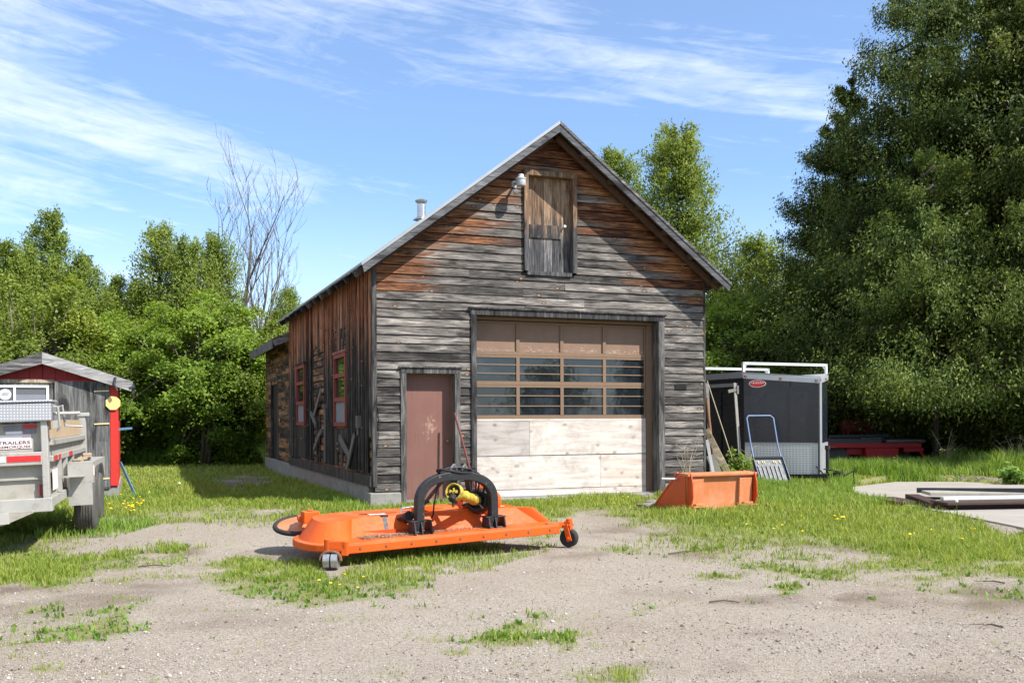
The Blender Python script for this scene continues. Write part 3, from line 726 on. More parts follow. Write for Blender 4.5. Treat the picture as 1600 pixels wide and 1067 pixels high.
# roof: two slopes, deck boards underneath, ragged at the left eave
b = MB(); FO = .41; ZP = 6.25; HX = 3.29
for sgn in (-1, 1):
    def P(d, y, o): return (RX + sgn * d, y, ZP - SL * d + o)
    y0, y1 = -FO - .015, BL + .25
    v = [P(0, y0, 0), P(HX + .02, y0, 0), P(HX + .02, y1, 0), P(0, y1, 0), P(0, y0, -.035), P(HX + .02, y0, -.035), P(HX + .02, y1, -.035), P(0, y1, -.035)]
    b.add(v, [(0, 1, 2, 3), (7, 6, 5, 4), (0, 4, 5, 1), (1, 5, 6, 2), (2, 6, 7, 3), (3, 7, 4, 0)], 0 if sgn < 0 else 1)
roof = b.build('roof', ['roof_metal', 'roof_shingle'], barn)
b = MB()
for sgn in (-1, 1):
    d = 0.02
    while d < HX - .05:
        w = random.uniform(.13, .19); d2 = min(d + w, HX - .02); o = -.037
        q = [(RX + sgn * d, ZP - SL * d + o), (RX + sgn * (d2 - .008), ZP - SL * (d2 - .008) + o)]
        b.add([(x, y, z + t) for t in (0, -.022) for (x, z) in q for y in (-FO + .02, BL + .22)], [(0, 1, 3, 2), (4, 6, 7, 5), (0, 2, 6, 4), (1, 5, 7, 3), (0, 4, 5, 1), (2, 3, 7, 6)])
        d = d2
b.build('roof_deck', 'under_wood', roof)
b = MB(); y = -.3
while y < BL + .2:
    w = random.uniform(.12, .22); ex = random.uniform(.0, .09); x0 = RX - HX - ex; zz = ZP - SL * (HX + ex)
    b.hexa([(x0, y, zz - .06), (x0 + .3, y, zz + .3 * SL - .06), (x0 + .3, y + w - .01, zz + .3 * SL - .06), (x0, y + w - .01, zz - .06), (x0, y, zz - .037), (x0 + .3, y, zz + .3 * SL - .037), (x0 + .3, y + w - .01, zz + .3 * SL - .037), (x0, y + w - .01, zz - .037)])
    y += w
for k in range(12):
    y = .1 + k * .75
    if y > BL: break
    b.bar((RX - HX - .02, y, ZP - SL * HX - .13), (RX - HX + .35, y, ZP - SL * (HX - .35) - .13), .05, .11, up=(0, 0, 1))
b.build('eave_board', 'trim_wood', roof)
for sgn in (-1, 1):   # rake fascia: board plus a thin drip strip
    m0 = MB(); w = .135
    def Q(d, y, dz): return (RX + sgn * d, y, ZP - SL * d + dz)
    y0, y1 = -FO - .035, -FO
    v = [Q(.0, y0, -.045 - w), Q(HX - .02, y0, -.045 - w), Q(HX - .02, y1, -.045 - w), Q(.0, y1, -.045 - w), Q(.0, y0, -.04), Q(HX + .01, y0, -.04), Q(HX + .01, y1, -.04), Q(.0, y1, -.04)]
    m0.hexa(v if sgn > 0 else [v[1], v[0], v[3], v[2], v[5], v[4], v[7], v[6]]); m0.build('rake_board', 'rake_wood', roof)
    m0 = MB()
    v = [Q(.0, y0 - .014, -.05), Q(HX + .02, y0 - .014, -.05), Q(HX + .02, y0 - .002, -.05), Q(.0, y0 - .002, -.05), Q(.0, y0 - .014, .004), Q(HX + .03, y0 - .014, .004), Q(HX + .03, y0 - .002, .004), Q(.0, y0 - .002, .004)]
    m0.hexa(v if sgn > 0 else [v[1], v[0], v[3], v[2], v[5], v[4], v[7], v[6]]); m0.build('drip_edge', 'roof_metal' if sgn < 0 else 'trim_wood_flat', roof)
    m0 = MB()
    for k in range(6):
        d = .5 + k * .52; p = Vector(Q(d, -FO + .01, -.11)); m0.box(p.x - .04, p.x + .04, -FO + .0, -.01, p.z - .045, p.z + .045)
    a0, a1 = Vector(Q(.05, -.2, -.17)), Vector(Q(HX - .1, -.2, -.17)); m0.bar(a0, a1, .045, .10)
    m0.build('lookout', 'under_wood', roof)
b = MB(); px, py = 1.93, 4.0; zr = ZP - SL * (RX - px)
b.cyl((px, py, zr - .1), (px, py, zr + .30), .085, n=20); b.lathe([(0, .10), (.02, .12), (.05, .125), (.075, .06), (.08, .02)], (px, py, zr + .33), (0, 0, 1)); b.cyl((px, py, zr + .28), (px, py, zr + .35), .05, n=12)
b.lathe([(0, .17), (.06, .095)], (px, py, zr - .02), (0, 0, 1)); b.build('stovepipe', 'steel', roof, smooth=True)

# rear lean-on extension: lower gable, shakes, doorway
ey0, ey1 = BL + .02, BL + 4.75
b = MB(); z = .32
while z < 3.36:
    hh = random.uniform(.09, .14)
    for (p, q) in cut(ey0, ey1, z, z + hh, [(10.85, 12.05, 0, 2.35)]):
        y = p
        while y < q - .01:
            y2 = min(q, y + random.uniform(.5, 1.9)); b.box(-.014 - random.uniform(0, .014), 0, y + .003, y2 - .003, z + random.uniform(-.004, .012), z + hh + .006); y = y2
    z += hh
b.build('extension_shingles', 'shake_wood', barn)
b = MB(); b.box(.003, .08, ey0, 10.85, .3, 3.45); b.box(.003, .08, 12.05, ey1, .3, 3.45); b.box(.003, .08, 10.85, 12.05, 2.35, 3.45); b.box(.08, BW, ey1 - .1, ey1, .3, 3.4); b.box(BW - .1, BW, ey0, ey1 - .1, .3, 3.4)
b.build('extension_wall', 'dark_inside', barn)
b = MB(); b.box(-.04, .06, 10.75, 10.85, .3, 2.4); b.box(-.04, .06, 12.05, 12.15, .3, 2.4); b.box(-.04, .06, 10.75, 12.15, 2.402, 2.5); fr = b.build('side_door', 'trim_wood', barn)
b = MB(); b.box(.02, .05, 10.86, 12.04, .3, 2.35); b.build('door_leaf', 'side_wood', fr)
b = MB()
for sgn in (-1, 1):
    hx = 3.02 + .43; zp = 3.29 + .4 * hx
    def P2(d, y, o): return (RX + sgn * d, y, zp - .4 * d + o)
    v = [P2(0, ey0 - .005, 0), P2(hx, ey0 - .005, 0), P2(hx, ey1 + .1, 0), P2(0, ey1 + .1, 0), P2(0, ey0 - .005, -.05), P2(hx, ey0 - .005, -.05), P2(hx, ey1 + .1, -.05), P2(0, ey1 + .1, -.05)]
    b.add(v, [(0, 1, 2, 3), (7, 6, 5, 4), (0, 4, 5, 1), (1, 5, 6, 2), (2, 6, 7, 3), (3, 7, 4, 0)])
ro = b.build('extension_roof', 'roof_shingle', barn)
b = MB(); b.box(RX - hx - .03, RX - hx - .004, ey0 - .02, ey1 + .1, zp - .4 * hx - .22, zp - .4 * hx + .01); b.bar((RX - hx, ey0 - .02, zp - .4 * hx - .075), (-.01, ey0 - .02, zp - .4 * 3.03 - .075), .03, .19); b.build('fascia', 'shed_fascia', ro)

# entry door
d0, d1, dz0, dz1 = .507, 1.32, .03, 2.09
b = MB(); b.box(d0 - .087, d0, -.045, .10, 0, dz1 + .001); b.box(d1, d1 + .09, -.045, .10, 0, dz1 + .001); b.box(d0 - .089, d1 + .092, -.047, .10, dz1 + .002, dz1 + .092); b.box(d0 - .12, d1 + .12, -.07, .0, dz1 + .093, dz1 + .115)
fr = b.build('entry_door', 'trim_wood', barn)
b = MB(); b.box(d0 + .002, d1 - .002, .145, .19, dz0, dz1); b.build('door_leaf', 'brown_entry', fr)
b = MB(); b.box(d0, d0 + .012, .10, .145, 0, dz1); b.box(d1 - .012, d1, .10, .145, 0, dz1); b.box(d0 + .012, d1 - .012, .10, .145, dz1 - .02, dz1); b.build('door_stop', 'brown_frame', fr)
b = MB(); b.cyl((d1 - .08, .145, 1.0), (d1 - .08, .10, 1.0), .012, n=10); b.lathe([(0, .015), (.01, .03), (.03, .032), (.045, .015)], (d1 - .08, .11, 1.0), (0, -1, 0), 14); b.build('door_knob', 'rusty_steel', fr, smooth=True)

# garage door
g0, g1, gt = 1.69, 5.09, 3.06
b = MB(); b.box(g0 - .09, g0, -.05, .24, 0, gt); b.box(g1, g1 + .115, -.05, .24, 0, gt); b.box(g0 - .1, g1 + .12, -.052, .24, gt + .002, gt + .10); b.box(g0 - .13, g1 + .15, -.075, 0, gt + .102, gt + .125)
fr = b.build('garage_door', 'trim_wood', barn)
yd = .205
b = MB(); b.box(g0 + .001, g0 + .03, .15, yd - .003, .05, gt); b.box(g1 - .12, g1 - .001, .20, .24, .05, gt); b.box(g0 + .03, g1 - .001, .17, yd - .004, gt - .05, gt); b.build('door_track_trim', 'brown_frame', fr)
x0, x1 = g0 + .012, g1 - .13; cw = (x1 - x0) / 4
rows = [(2.43, 3.0), (1.93, 2.43), (1.36, 1.93)]
f = MB()
for (z0, z1) in rows:
    f.box(x0, x1, yd, yd + .04, z0, z0 + .062); f.box(x0, x1, yd + .002, yd + .04, z1 - .040, z1 - .004)
    for k in range(5):
        xc = x0 + cw * k; w0 = .06 if 0 < k < 4 else .05
        xa = max(x0, xc - w0 / 2); xb = min(x1, xc + w0 / 2)
        f.box(xa, xb, yd - .003, yd + .038, z0 + .0625, z1 - .041)
f.build('sash_frame', 'brown_frame', fr)
p = MB()
for k in range(4): p.box(x0 + cw * k + .03, x0 + cw * (k + 1) - .03, yd + .022, yd + .034, rows[0][0] + .06, rows[0][1] - .04)
p.build('wood_panel', 'peel_brown', fr)
for (z0, z1) in rows[1:]:
    for k in range(4):
        xa, xb = x0 + cw * k + .028, x0 + cw * (k + 1) - .028
        p = MB(); p.box(xa, xb, yd + .020, yd + .026, z0 + .06, z1 - .04)
        po = p.build('window_pane', 'glass', fr)
        q = MB()
        for t in (.33, .70):
            zz = z0 + .06 + (z1 - z0 - .1) * t; q.box(xa, xb, yd + .004, yd + .016, zz - .009, zz + .009)
        q.build('glazing_bar', 'brown_frame', po)
def ply(x0_, x1_, z0, z1, r):
    p = MB(); p.box(x0_, x1_, yd - .004, yd + .03, z0, z1, rnd=r); p.build('plywood_panel', 'plywood_pale', fr)
ply(x0, x0 + 1.02, .74, 1.315, .04); ply(x0 + 1.025, x1 - .0, .742, 1.32, .3)
ply(x0 + .001, x0 + 2.36, .17, .728, .5); ply(x0 + 2.366, x1 - .001, .168, .727, .86)
b = MB(); b.box(x0, x1, yd - .006, yd + .03, 1.322, 1.358); b.box(x0, x1, yd - .006, yd + .03, .055, .16); b.build('door_rail', 'plywood_pale', fr)
b = MB(); b.box(x0, x1 + .12, yd + .05, yd + .09, .05, gt); b.build('door_backing', 'dark_inside', fr)
b = MB(); b.box(x1 + .002, g1 - .002, yd + .01, yd + .04, .05, 1.33); b.build('edge_board', 'rusty_steel', fr)

# loft door
l0, l1, lz0, lz1 = 2.612, 3.426, 3.845, 5.42
b = MB(); b.box(l0 - .075, l0, -.075, .09, lz0 - .02, lz1); b.box(l1, l1 + .075, -.075, .09, lz0 - .02, lz1); b.box(l0 - .08, l1 + .08, -.078, .09, lz1 + .002, lz1 + .085); b.box(l0 - .02, l1 - .02, -.06, .09, lz0 - .085, lz0 - .022)
fr = b.build('loft_door', 'loft_wood', barn)
b = MB(); w = (l1 - l0) / 5
for k in range(5): b.box(l0 + w * k + .003, l0 + w * (k + 1) - .003, .062 + random.uniform(0, .006), .085, lz0 - .02, lz1)
b.box(l0 + .06, l1 - .17, .046, .060, lz0 + .56, lz0 + .78, rnd=.2); b.build('door_leaf', 'loft_wood', fr)
b = MB(); b.cyl((l1 - .12, .06, 4.62), (l1 - .12, .02, 4.62), .012, n=8); b.lathe([(0, .012), (.012, .026), (.03, .02), (.035, .005)], (l1 - .12, .02, 4.62), (0, -1, 0), 12); b.build('door_knob', 'white_paint', fr, smooth=True)
# yard light left of the loft door
b = MB(); lx, lz = 2.38, 5.23; b.cyl((lx, -.02, lz + .02), (lx, -.30, lz + .02), .022, n=10); b.cyl((lx, -.02, lz + .02), (lx, -.035, lz + .02), .06, n=14)
lamp = b.build('yard_light', 'lamp_grey', barn, smooth=True)
b = MB(); b.lathe([(-.09, .070), (-.075, .080), (.010, .080), (.02, .09), (.035, .09), (.05, .055), (.10, .045), (.105, .02)], (lx, -.30, lz + .02), (0, 0, 1)); b.build('lamp_housing', 'lamp_grey', lamp, smooth=True)
b = MB(); b.lathe([(0, .02), (.01, .045), (.06, .05), (.075, .03)], (lx - .05, -.20, lz - .14), (-.3, -.8, -.4), 14); b.cyl((lx, -.2, lz), (lx - .04, -.2, lz - .12), .01, n=8); b.build('flood_lamp', 'steel', lamp, smooth=True)
b = MB()   # cable looped down the front wall near the corner
b.tube([(.05, -.03, 1.55), (.07, -.045, 1.3), (.045, -.045, 1.0), (.02, -.04, .78)], .006, 6); b.build('hanging_cable', 'black_plastic', barn)
b = MB(); b.box(5.42, 5.66, -.034, -.02, 1.87, 1.96); b.build('board_hole', 'dark_inside', barn)
# ------------------------------------------------------------------ orange disc mower
mower = thing('disc_mower', 'orange three-point disc mower with black arched hitch frame lying on the gravel', 'mower', (-1.635, 8.7, 0), R(30))
out = [(.0, .13), (.12, .10), (2.5, .10), (2.60, .2), (2.56, .34), (2.25, .86), (1.95, 1.16), (.45, 1.19), (.12, 1.14), (-.06, .98), (-.14, .74), (-.15, .45), (-.10, .25)]
def chaikin(P, k=2):
    for _ in range(k):
        P = [tuple(a[i] * w + c[i] * (1 - w) for i in (0, 1)) for a, c in zip(P, P[1:] + P[:1]) for w in (.75, .25)]
    return P
b = MB(); out = chaikin(out, 1)
b.prism([(x, y, .135 + .02 * x) for (x, y) in out], 0, 0, top=[(x, y, .205 + .02 * x) for (x, y) in out]); b.build('base_pan', 'orange_paint', mower, bevel=.012)
b = MB(); b.prism([(.14, .072), (2.47, .072), (2.47, .098), (.14, .098)], 0, 0)
b.v = []; b.f = []; b.mi = []; b.rn = []
b.hexa([(.16, .068, .115), (2.5, .068, .16), (2.5, .098, .16), (.16, .098, .115), (.16, .068, .195), (2.5, .068, .245), (2.5, .098, .245), (.16, .098, .195)])
lp = b.build('front_lip', 'orange_paint', mower, bevel=.008)
for k in range(9):
    b = MB(); x = .3 + k * .26; zz = .158 + .0205 * x; b.cyl((x, .070, zz), (x, .060, zz), .013, n=6); b.build('lip_bolt', 'rusty_steel', lp)
base = [(-.09, .42), (-.03, .26), (.07, .175), (.19, .17), (.29, .26), (.36, .50), (2.36, .42), (2.56, .30), (2.54, .40), (2.22, .84), (1.92, 1.10), (.45, 1.13), (.14, 1.08), (-.02, .94), (-.09, .72)]
base = chaikin(base)
topo = [(.06, .52), (.10, .45), (.16, .41), (.24, .41), (.33, .46), (.42, .575), (2.10, .555), (2.40, .40), (2.38, .44), (2.06, .80), (1.80, 1.0), (.52, 1.04), (.24, 1.0), (.10, .88), (.06, .72)]
topo = chaikin(topo)
b = MB(); b.prism([(x, y, .20 + .02 * x) for (x, y) in base], 0, 0, top=[(x, y, .375 + .015 * x + .045 * (y - .4)) for (x, y) in topo])
deck = b.build('deck_hood', 'orange_paint', mower, smooth=True, bevel=.012, angle=28)
b = MB(); b.bar((.37, .485, .235), (2.3, .485, .262), .012, .055); b.build('hood_step', 'orange_dark', mower)
b = MB(); b.prism([(1.2, .7), (2.0, .72), (1.86, 1.02), (1.1, 1.04)], .40, .44, top=[(1.3, .74), (1.9, .76), (1.8, .98), (1.2, 1.0)]); b.build('gear_plinth', 'orange_paint', deck, bevel=.01)
b = MB(); b.box(.04, .20, .93, 1.06, .32, .44); b.bar((.05, 1.0, .36), (.12, 1.26, .36), .10, .05); b.cyl((.12, 1.0, .44), (.12, 1.0, .455), .03, n=12, mi=0); b.build('disc_bracket', 'orange_paint', mower, bevel=.008)
# swath disc with rubber rim, leaning a little towards the viewer
M = Matrix.Translation((.14, 1.30, .275)) @ Matrix.Rotation(R(-30), 4, 'Z') @ Matrix.Rotation(R(13), 4, 'X')
b = MB(); b.M = M; b.lathe([(-.008, .02), (-.008, .262), (.008, .262), (.012, .10), (.03, .07), (.03, .01)], (0, 0, 0), (0, 0, 1), 40)
disc = b.build('swath_disc', 'orange_faded', mower, smooth=True)
b = MB(); b.M = M; ring = [(math.cos(t) * .276, math.sin(t) * .276, 0) for t in np.linspace(0, 2 * math.pi, 49)]; b.tube(ring, .026, 10, caps=False); b.build('rubber_rim', 'rubber', disc, smooth=True)
# caster bracket, forks and wheels
def caster(x, y, zt, yaw, name_l, steel, arm):
    c = Matrix.Translation((x, y, 0)) @ Matrix.Rotation(yaw, 4, 'Z')
    b = MB(); b.M = c
    if arm: b.box(-.035, .035, -.03, .05, .16, .27); b.cyl((0, 0, .13), (0, 0, .30), .035, n=14); b.bar((.0, .06, .235), (-.22, .16, .235), .06, .06)
    else: b.cyl((-.03, .02, .13), (-.03, .02, .27), .042, n=14); b.box(-.03, .13, -.02, .06, .175, .255); b.box(.09, .15, -.02, .05, .12, .25)
    br = b.build('caster_bracket', 'orange_paint', mower, bevel=.006)
    b = MB(); b.M = c; w = .08 if steel else .05; r = .082 if steel else .098
    if steel:
        arch = [(-w - .012, 0, r)] + [(-(w + .012) * math.cos(t), 0, r + .02 + .065 * math.sin(t)) for t in np.linspace(0, math.pi, 11)] + [(w + .012, 0, r)]
        for i in range(len(arch) - 1): b.bar(Vector(arch[i]) + Vector((0, -.03, 0)), Vector(arch[i + 1]) + Vector((0, -.03, 0)), .018, .05, up=(0, 1, 0))
        b.cyl((-w - .02, 0, r), (w + .02, 0, r), .014, n=10)
    else:
        b.bar((-w - .008, .02, .24), (-w - .008, -.03, r - .03), .055, .014, up=(1, 0, 0)); b.box(-w - .01, w + .01, -.03, .045, .225, .24)
        b.cyl((-w - .03, -.02, r), (w + .02, 0, r), .016, n=10)
    fk = b.build('caster_fork', 'rusty_steel' if steel else 'orange_paint', br, bevel=.003)
    b = MB(); b.M = c; ax = (1, 0, 0)
    if steel:
        for s in (-1, 1): b.lathe([(-.034, .02), (-.034, .066), (-.028, .08), (.028, .08), (.034, .066), (.034, .02)], (s * .036, 0, r), ax, 32)
    else: b.lathe([(-.036, .05), (-.036, .085), (-.025, .098), (.025, .098), (.036, .085), (.036, .05)], (0, 0, r), ax, 32)
    wl = b.build('caster_wheel', 'steel' if steel else 'rubber', br, smooth=True)
    if not steel:
        b = MB(); b.M = c; b.lathe([(-.03, .01), (-.03, .055), (-.02, .06), (.02, .06), (.03, .055), (.03, .01)], (0, 0, r), ax, 24); b.build('wheel_hub', 'rusty_steel', wl, smooth=True)
caster(.0, .02, 0, R(-32), 'a', True, False); caster(2.66, .14, 0, R(32), 'b', False, True)
# arched hitch frame
b = MB(); xa, xb, yb = 1.0, 1.83, .30
pts = [(xa, yb, .27), (xa, yb, .42)] + [(1.415 - .415 * math.copysign(abs(math.cos(t)) ** .78, math.cos(t)), yb, .50 + .285 * abs(math.sin(t)) ** .78) for t in np.linspace(.10, math.pi - .10, 22)] + [(xb, yb, .43), (xb, yb, .30)]
W2, D2 = .042, .045
vs, fs = [], []
for i, p in enumerate(pts):
    p = Vector(p); d = (Vector(pts[min(i + 1, len(pts) - 1)]) - Vector(pts[max(i - 1, 0)])).normalized(); nrm = Vector((-d.z, 0, d.x))
    for (s, t) in ((-1, -1), (1, -1), (1, 1), (-1, 1)): vs.append(p + nrm * W2 * s + Vector((0, D2 * t, 0)))
for i in range(len(pts) - 1):
    for j in range(4): fs.append((i * 4 + j, i * 4 + (j + 1) % 4, i * 4 + 4 + (j + 1) % 4, i * 4 + 4 + j))
fs += [(3, 2, 1, 0), tuple(len(vs) - 4 + k for k in range(4))]
b.add(vs, fs); arch = b.build('hitch_arch', 'black_paint', mower, bevel=.008)
for x in (xa, xb):
    b = MB()
    for dx_ in (-.075, .0, .105): b.hexa([(x + dx_ - .008, .20, .20), (x + dx_ + .008, .20, .20), (x + dx_ + .008, .40, .20), (x + dx_ - .008, .40, .20), (x + dx_ - .008, .24, .345), (x + dx_ + .008, .24, .345), (x + dx_ + .008, .38, .345), (x + dx_ - .008, .38, .345)])
    b.box(x - .10, x + .13, .255, .39, .345, .36); b.cyl((x - .10, .26, .245), (x + .13, .26, .245), .014, n=10); b.box(x - .055, x - .015, .26, .36, .20, .344)
    b.build('hitch_lug', 'black_paint', arch, bevel=.003)
b = MB(); b.bar((1.05, .33, .44), (.86, .62, .33), .07, .03); b.lathe([(0, .05), (.08, .055), (.10, .04)], (.94, .40, .40), (0, .5, -.2), 18); b.build('frame_brace', 'black_plastic', mower)
b = MB(); b.bar((1.415, .345, .80), (1.415, .345, .50), .05, .02, up=(0, 1, 0)); b.bar((1.375, .345, .79), (1.375, .345, .56), .012, .03, up=(0, 1, 0)); b.bar((1.30, .36, .75), (1.12, .62, .40), .05, .02); b.bar((1.56, .36, .75), (1.78, .70, .42), .05, .02)
b.bar((1.12, .62, .40), (1.13, .75, .34), .06, .05); b.build('top_link_bracket', 'pipe_dark', arch)
b = MB(); b.bar((1.10, .66, .42), (1.32, .74, .43), .07, .07); b.bar((1.32, .74, .43), (1.5, .76, .40), .06, .05); b.build('hitch_arm', 'orange_paint', mower, bevel=.008)
b = MB()   # hoses and couplings looped over the arch
b.tube([(1.415 + .22 * math.cos(t), .30 + .05 * math.sin(t), .835 + .022 * math.sin(t * 2 + .6)) for t in np.linspace(0, 2 * math.pi, 25)], .011, 7, caps=False)
b.tube([(1.2, .3, .83), (1.3, .27, .865), (1.42, .26, .872), (1.55, .27, .85), (1.66, .29, .80), (1.75, .33, .70), (1.78, .42, .55), (1.74, .62, .45)], .011, 7)
b.tube([(1.30, .27, .84), (1.5, .28, .86), (1.64, .31, .81), (1.70, .36, .68), (1.72, .45, .52), (1.66, .66, .45)], .010, 7)
b.tube([(1.45, .27, .84), (1.58, .29, .82), (1.65, .33, .70), (1.69, .42, .56), (1.62, .6, .5)], .009, 7)
b.tube([(1.24, .33, .79), (1.215, .345, .66), (1.19, .36, .50), (1.20, .40, .40), (1.205, .45, .36)], .009, 7)
b.tube([(1.08, .5, .42), (1.12, .48, .50), (1.20, .5, .52)], .010, 7)
b.build('hydraulic_hose', 'black_plastic', mower, smooth=True)
b = MB()
for k, x in enumerate((1.33, 1.40, 1.46, 1.52)): b.cyl((x, .275, .85), (x + .035 * (-1) ** k, .255, .905), .014, .010, n=8)
b.build('hose_coupling', 'steel', arch)
# gearbox and drive shaft
ps = Vector((1.73, .46, .512)); pe = Vector((1.25, .03, .648)); dv = (pe - ps).normalized()
b = MB(); b.lathe([(-.36, .10), (-.34, .135), (-.20, .15), (-.14, .16), (-.13, .12), (-.10, .12)], ps + Vector((.02, .0, .03)), dv, 24); b.hexa([(1.66, .66, .36), (1.98, .66, .36), (1.98, .96, .36), (1.66, .96, .36), (1.70, .70, .58), (1.94, .70, .58), (1.94, .92, .58), (1.70, .92, .58)])
gb = b.build('gearbox', 'orange_paint', mower, smooth=True, angle=30)
b = MB(); b.lathe([(-.10, .10), (-.06, .135), (.0, .128), (.02, .105), (.018, .088), (-.05, .085), (-.06, .02)], ps, dv, 32); b.build('shield_cone', 'black_plastic', gb, smooth=True)
L = (pe - ps).length
b = MB(); b.lathe([(.0, .05), (.06, .052), (.08, .060), (.12, .060), (.14, .048), (.3, .046), (.33, .054), (.36, .054), (.38, .045), (L - .12, .044), (L - .10, .062), (L - .05, .066), (L - .045, .03)], ps, dv, 24)
sh = b.build('drive_shaft', 'yellow_plastic', mower, smooth=True)
b = MB(); b.lathe([(L - .07, .062), (L - .05, .082), (L + .02, .083), (L + .025, .079), (L + .02, .070), (L - .04, .066)], ps, dv, 32); b.build('shaft_guard', 'yellow_plastic', sh, smooth=True)
b = MB(); a1 = dv.cross(Vector((0, 0, 1))).normalized(); a2 = a1.cross(dv).normalized(); e0 = ps + dv * (L - .04)
b.lathe([(L - .042, .072), (L - .038, .072), (L - .034, .01)], ps, dv, 24, mi=1)
for s in (-1, 1): b.bar(e0 + a1 * s * .03 - dv * .01, e0 + a1 * s * .032 + dv * .075, .016, .03, up=a2)
b.cyl(e0 + a1 * -.042 + dv * .055, e0 + a1 * .042 + dv * .055, .010, n=10); b.cyl(e0 + a2 * -.035 + dv * .055, e0 + a2 * .035 + dv * .055, .010, n=10); b.build('shaft_yoke', ['yellow_plastic', 'black_plastic'], sh)
b = MB(); b.lathe([(0, .034), (.045, .038), (.06, .03)], e0 + dv * .05 - a2 * .045, -a2 * .6 + dv * .6, 16); b.bar(e0 - a2 * .05 + dv * .04, e0 - a2 * .15 + dv * .035, .016, .02); b.build('coupling_collar', 'black_plastic', sh)
b = MB()
for k in range(3): t = -.3 + k * 2.1; b.bar(ps + dv * .02, ps + dv * .05 + (a1 * math.cos(t) + a2 * math.sin(t)) * .13, .010, .010)
b.build('shield_chain', 'steel', gb)
# decals, chaff, handle, clip
def on_hood(x, y): return .325 + .02 * x
b = MB(); b.hexa([(2.12, .50, .306), (2.28, .50, .288), (2.22, .60, .300), (2.08, .60, .318), (2.12, .50, .309), (2.28, .50, .291), (2.22, .60, .303), (2.08, .60, .321)])
b.v = []; b.f = []; b.mi = []; b.rn = []
b.box(2.0, 2.14, .60, .69, .421, .424); st = b.build('warning_sticker', 'cream_sticker', mower, label='cream warning sticker')
b = MB(); b.box(.62, .80, .66, .72, .403, .4055); b.build('white_decal', 'sticker_white', mower)
b = MB(); b.box(.55, .95, .735, .765, .405, .4075); b.build('black_decal', 'ink', mower)
b = MB(); b.tube([(.98, .72, .39), (1.0, .72, .445), (1.2, .78, .455), (1.22, .78, .39)], .012, 8); b.build('grab_handle', 'steel', mower)
b = MB(); b.bar((.74, .497, .255), (.74, .565, .392), .045, .014, up=(0, -1, .4)); b.box(.70, .78, .555, .59, .388, .402); b.build('hood_latch', 'black_paint', mower)
b = MB(); b.bar((2.22, .80, .33), (2.24, .82, .42), .03, .05); b.bar((2.24, .82, .41), (2.34, .80, .39), .03, .03); b.build('rear_lug', 'orange_paint', mower)
def chaff():
    n = 2600; x = rng.uniform(.38, 2.0, n) ; x = .4 + (x - .4) * rng.uniform(.2, 1, n); y = np.clip(rng.normal(.34, .06, n), .16, .47); s = rng.uniform(.004, .011, n)
    co = np.empty((n, 3, 3)); z = .207 + .02 * x + rng.uniform(0, .010, n)
    for k in range(3):
        t = rng.uniform(0, 6.28, n); co[:, k] = np.stack([x + np.cos(t) * s * 1.6, y + np.sin(t) * s, z + rng.uniform(0, .01, n)], -1)
    me = bpy.data.meshes.new('dry_chaff'); fast_mesh(me, co.reshape(-1, 3), np.arange(n * 3).reshape(n, 3))
    a = me.attributes.new('rnd', 'FLOAT', 'FACE'); a.data.foreach_set('value', rng.uniform(0, 1, n).astype(np.float32))
    o = link('dry_chaff', me, 'chaff', mower); o['kind'] = 'stuff'
chaff()

# ------------------------------------------------------------------ orange loader bucket
bk = thing('loader_bucket', 'faded orange tractor loader bucket lying face down in the grass', 'bucket', (2.54, 13.97, 0), R(24))
w = 1.2
b = MB(); b.hexa([(.02, .03, .02), (w - .02, .03, .02), (w - .02, .06, .02), (.02, .06, .02), (.0, -.0, .50), (w, -.0, .50), (w, .03, .50), (.0, .03, .50)]); b.build('back_plate', 'orange_faded', bk, bevel=.006)
b = MB(); b.hexa([(-.02, -.06, .50), (w + .02, -.06, .50), (w + .02, .18, .52), (-.02, .18, .52), (-.02, -.065, .545), (w + .02, -.065, .545), (w + .02, .18, .555), (-.02, .18, .555)]); b.build('top_channel', 'orange_faded', bk, bevel=.01)
prof = [(.06, .02), (.03, .50), (.18, .54), (.30, .50), (.80, .03)]
b = MB()
for i in range(2, 4):
    (y0, z0), (y1, z1) = prof[i], prof[i + 1]
    b.bar((w / 2, y0, z0), (w / 2, y1, z1), w - .01, .016)
b.build('bucket_shell', 'orange_dark', bk)
for x, s in ((-.006, -1), (w + .006, 1)):
    b = MB(); poly = [(.02, .0), (.80, .0), (.84, .05), (.34, .47), (.22, .55), (.02, .545)]
    n = len(poly); vs = [(x - .008, y, z) for (y, z) in poly] + [(x + .008, y, z) for (y, z) in poly]
    b.add(vs, [tuple(reversed(range(n))), tuple(range(n, 2 * n))] + [(i, (i + 1) % n, n + (i + 1) % n, n + i) for i in range(n)])
    b.bar((x, .22, .55), (x, .82, .05), .035, .03)
    b.build('side_plate', 'orange_dark', bk, bevel=.003)
for x in (.03, w - .03):
    b = MB(); poly = [(-.02, -.01), (.035, -.01), (.035, .52), (-.02, .56), (-.07, .55), (-.11, .42), (-.12, .22), (-.07, .06)]
    n = len(poly); vs = [(x - .009, y, z) for (y, z) in poly] + [(x + .009, y, z) for (y, z) in poly]
    b.add(vs, [tuple(reversed(range(n))), tuple(range(n, 2 * n))] + [(i, (i + 1) % n, n + (i + 1) % n, n + i) for i in range(n)])
    b.build('mounting_ear', 'orange_dark', bk, bevel=.003)
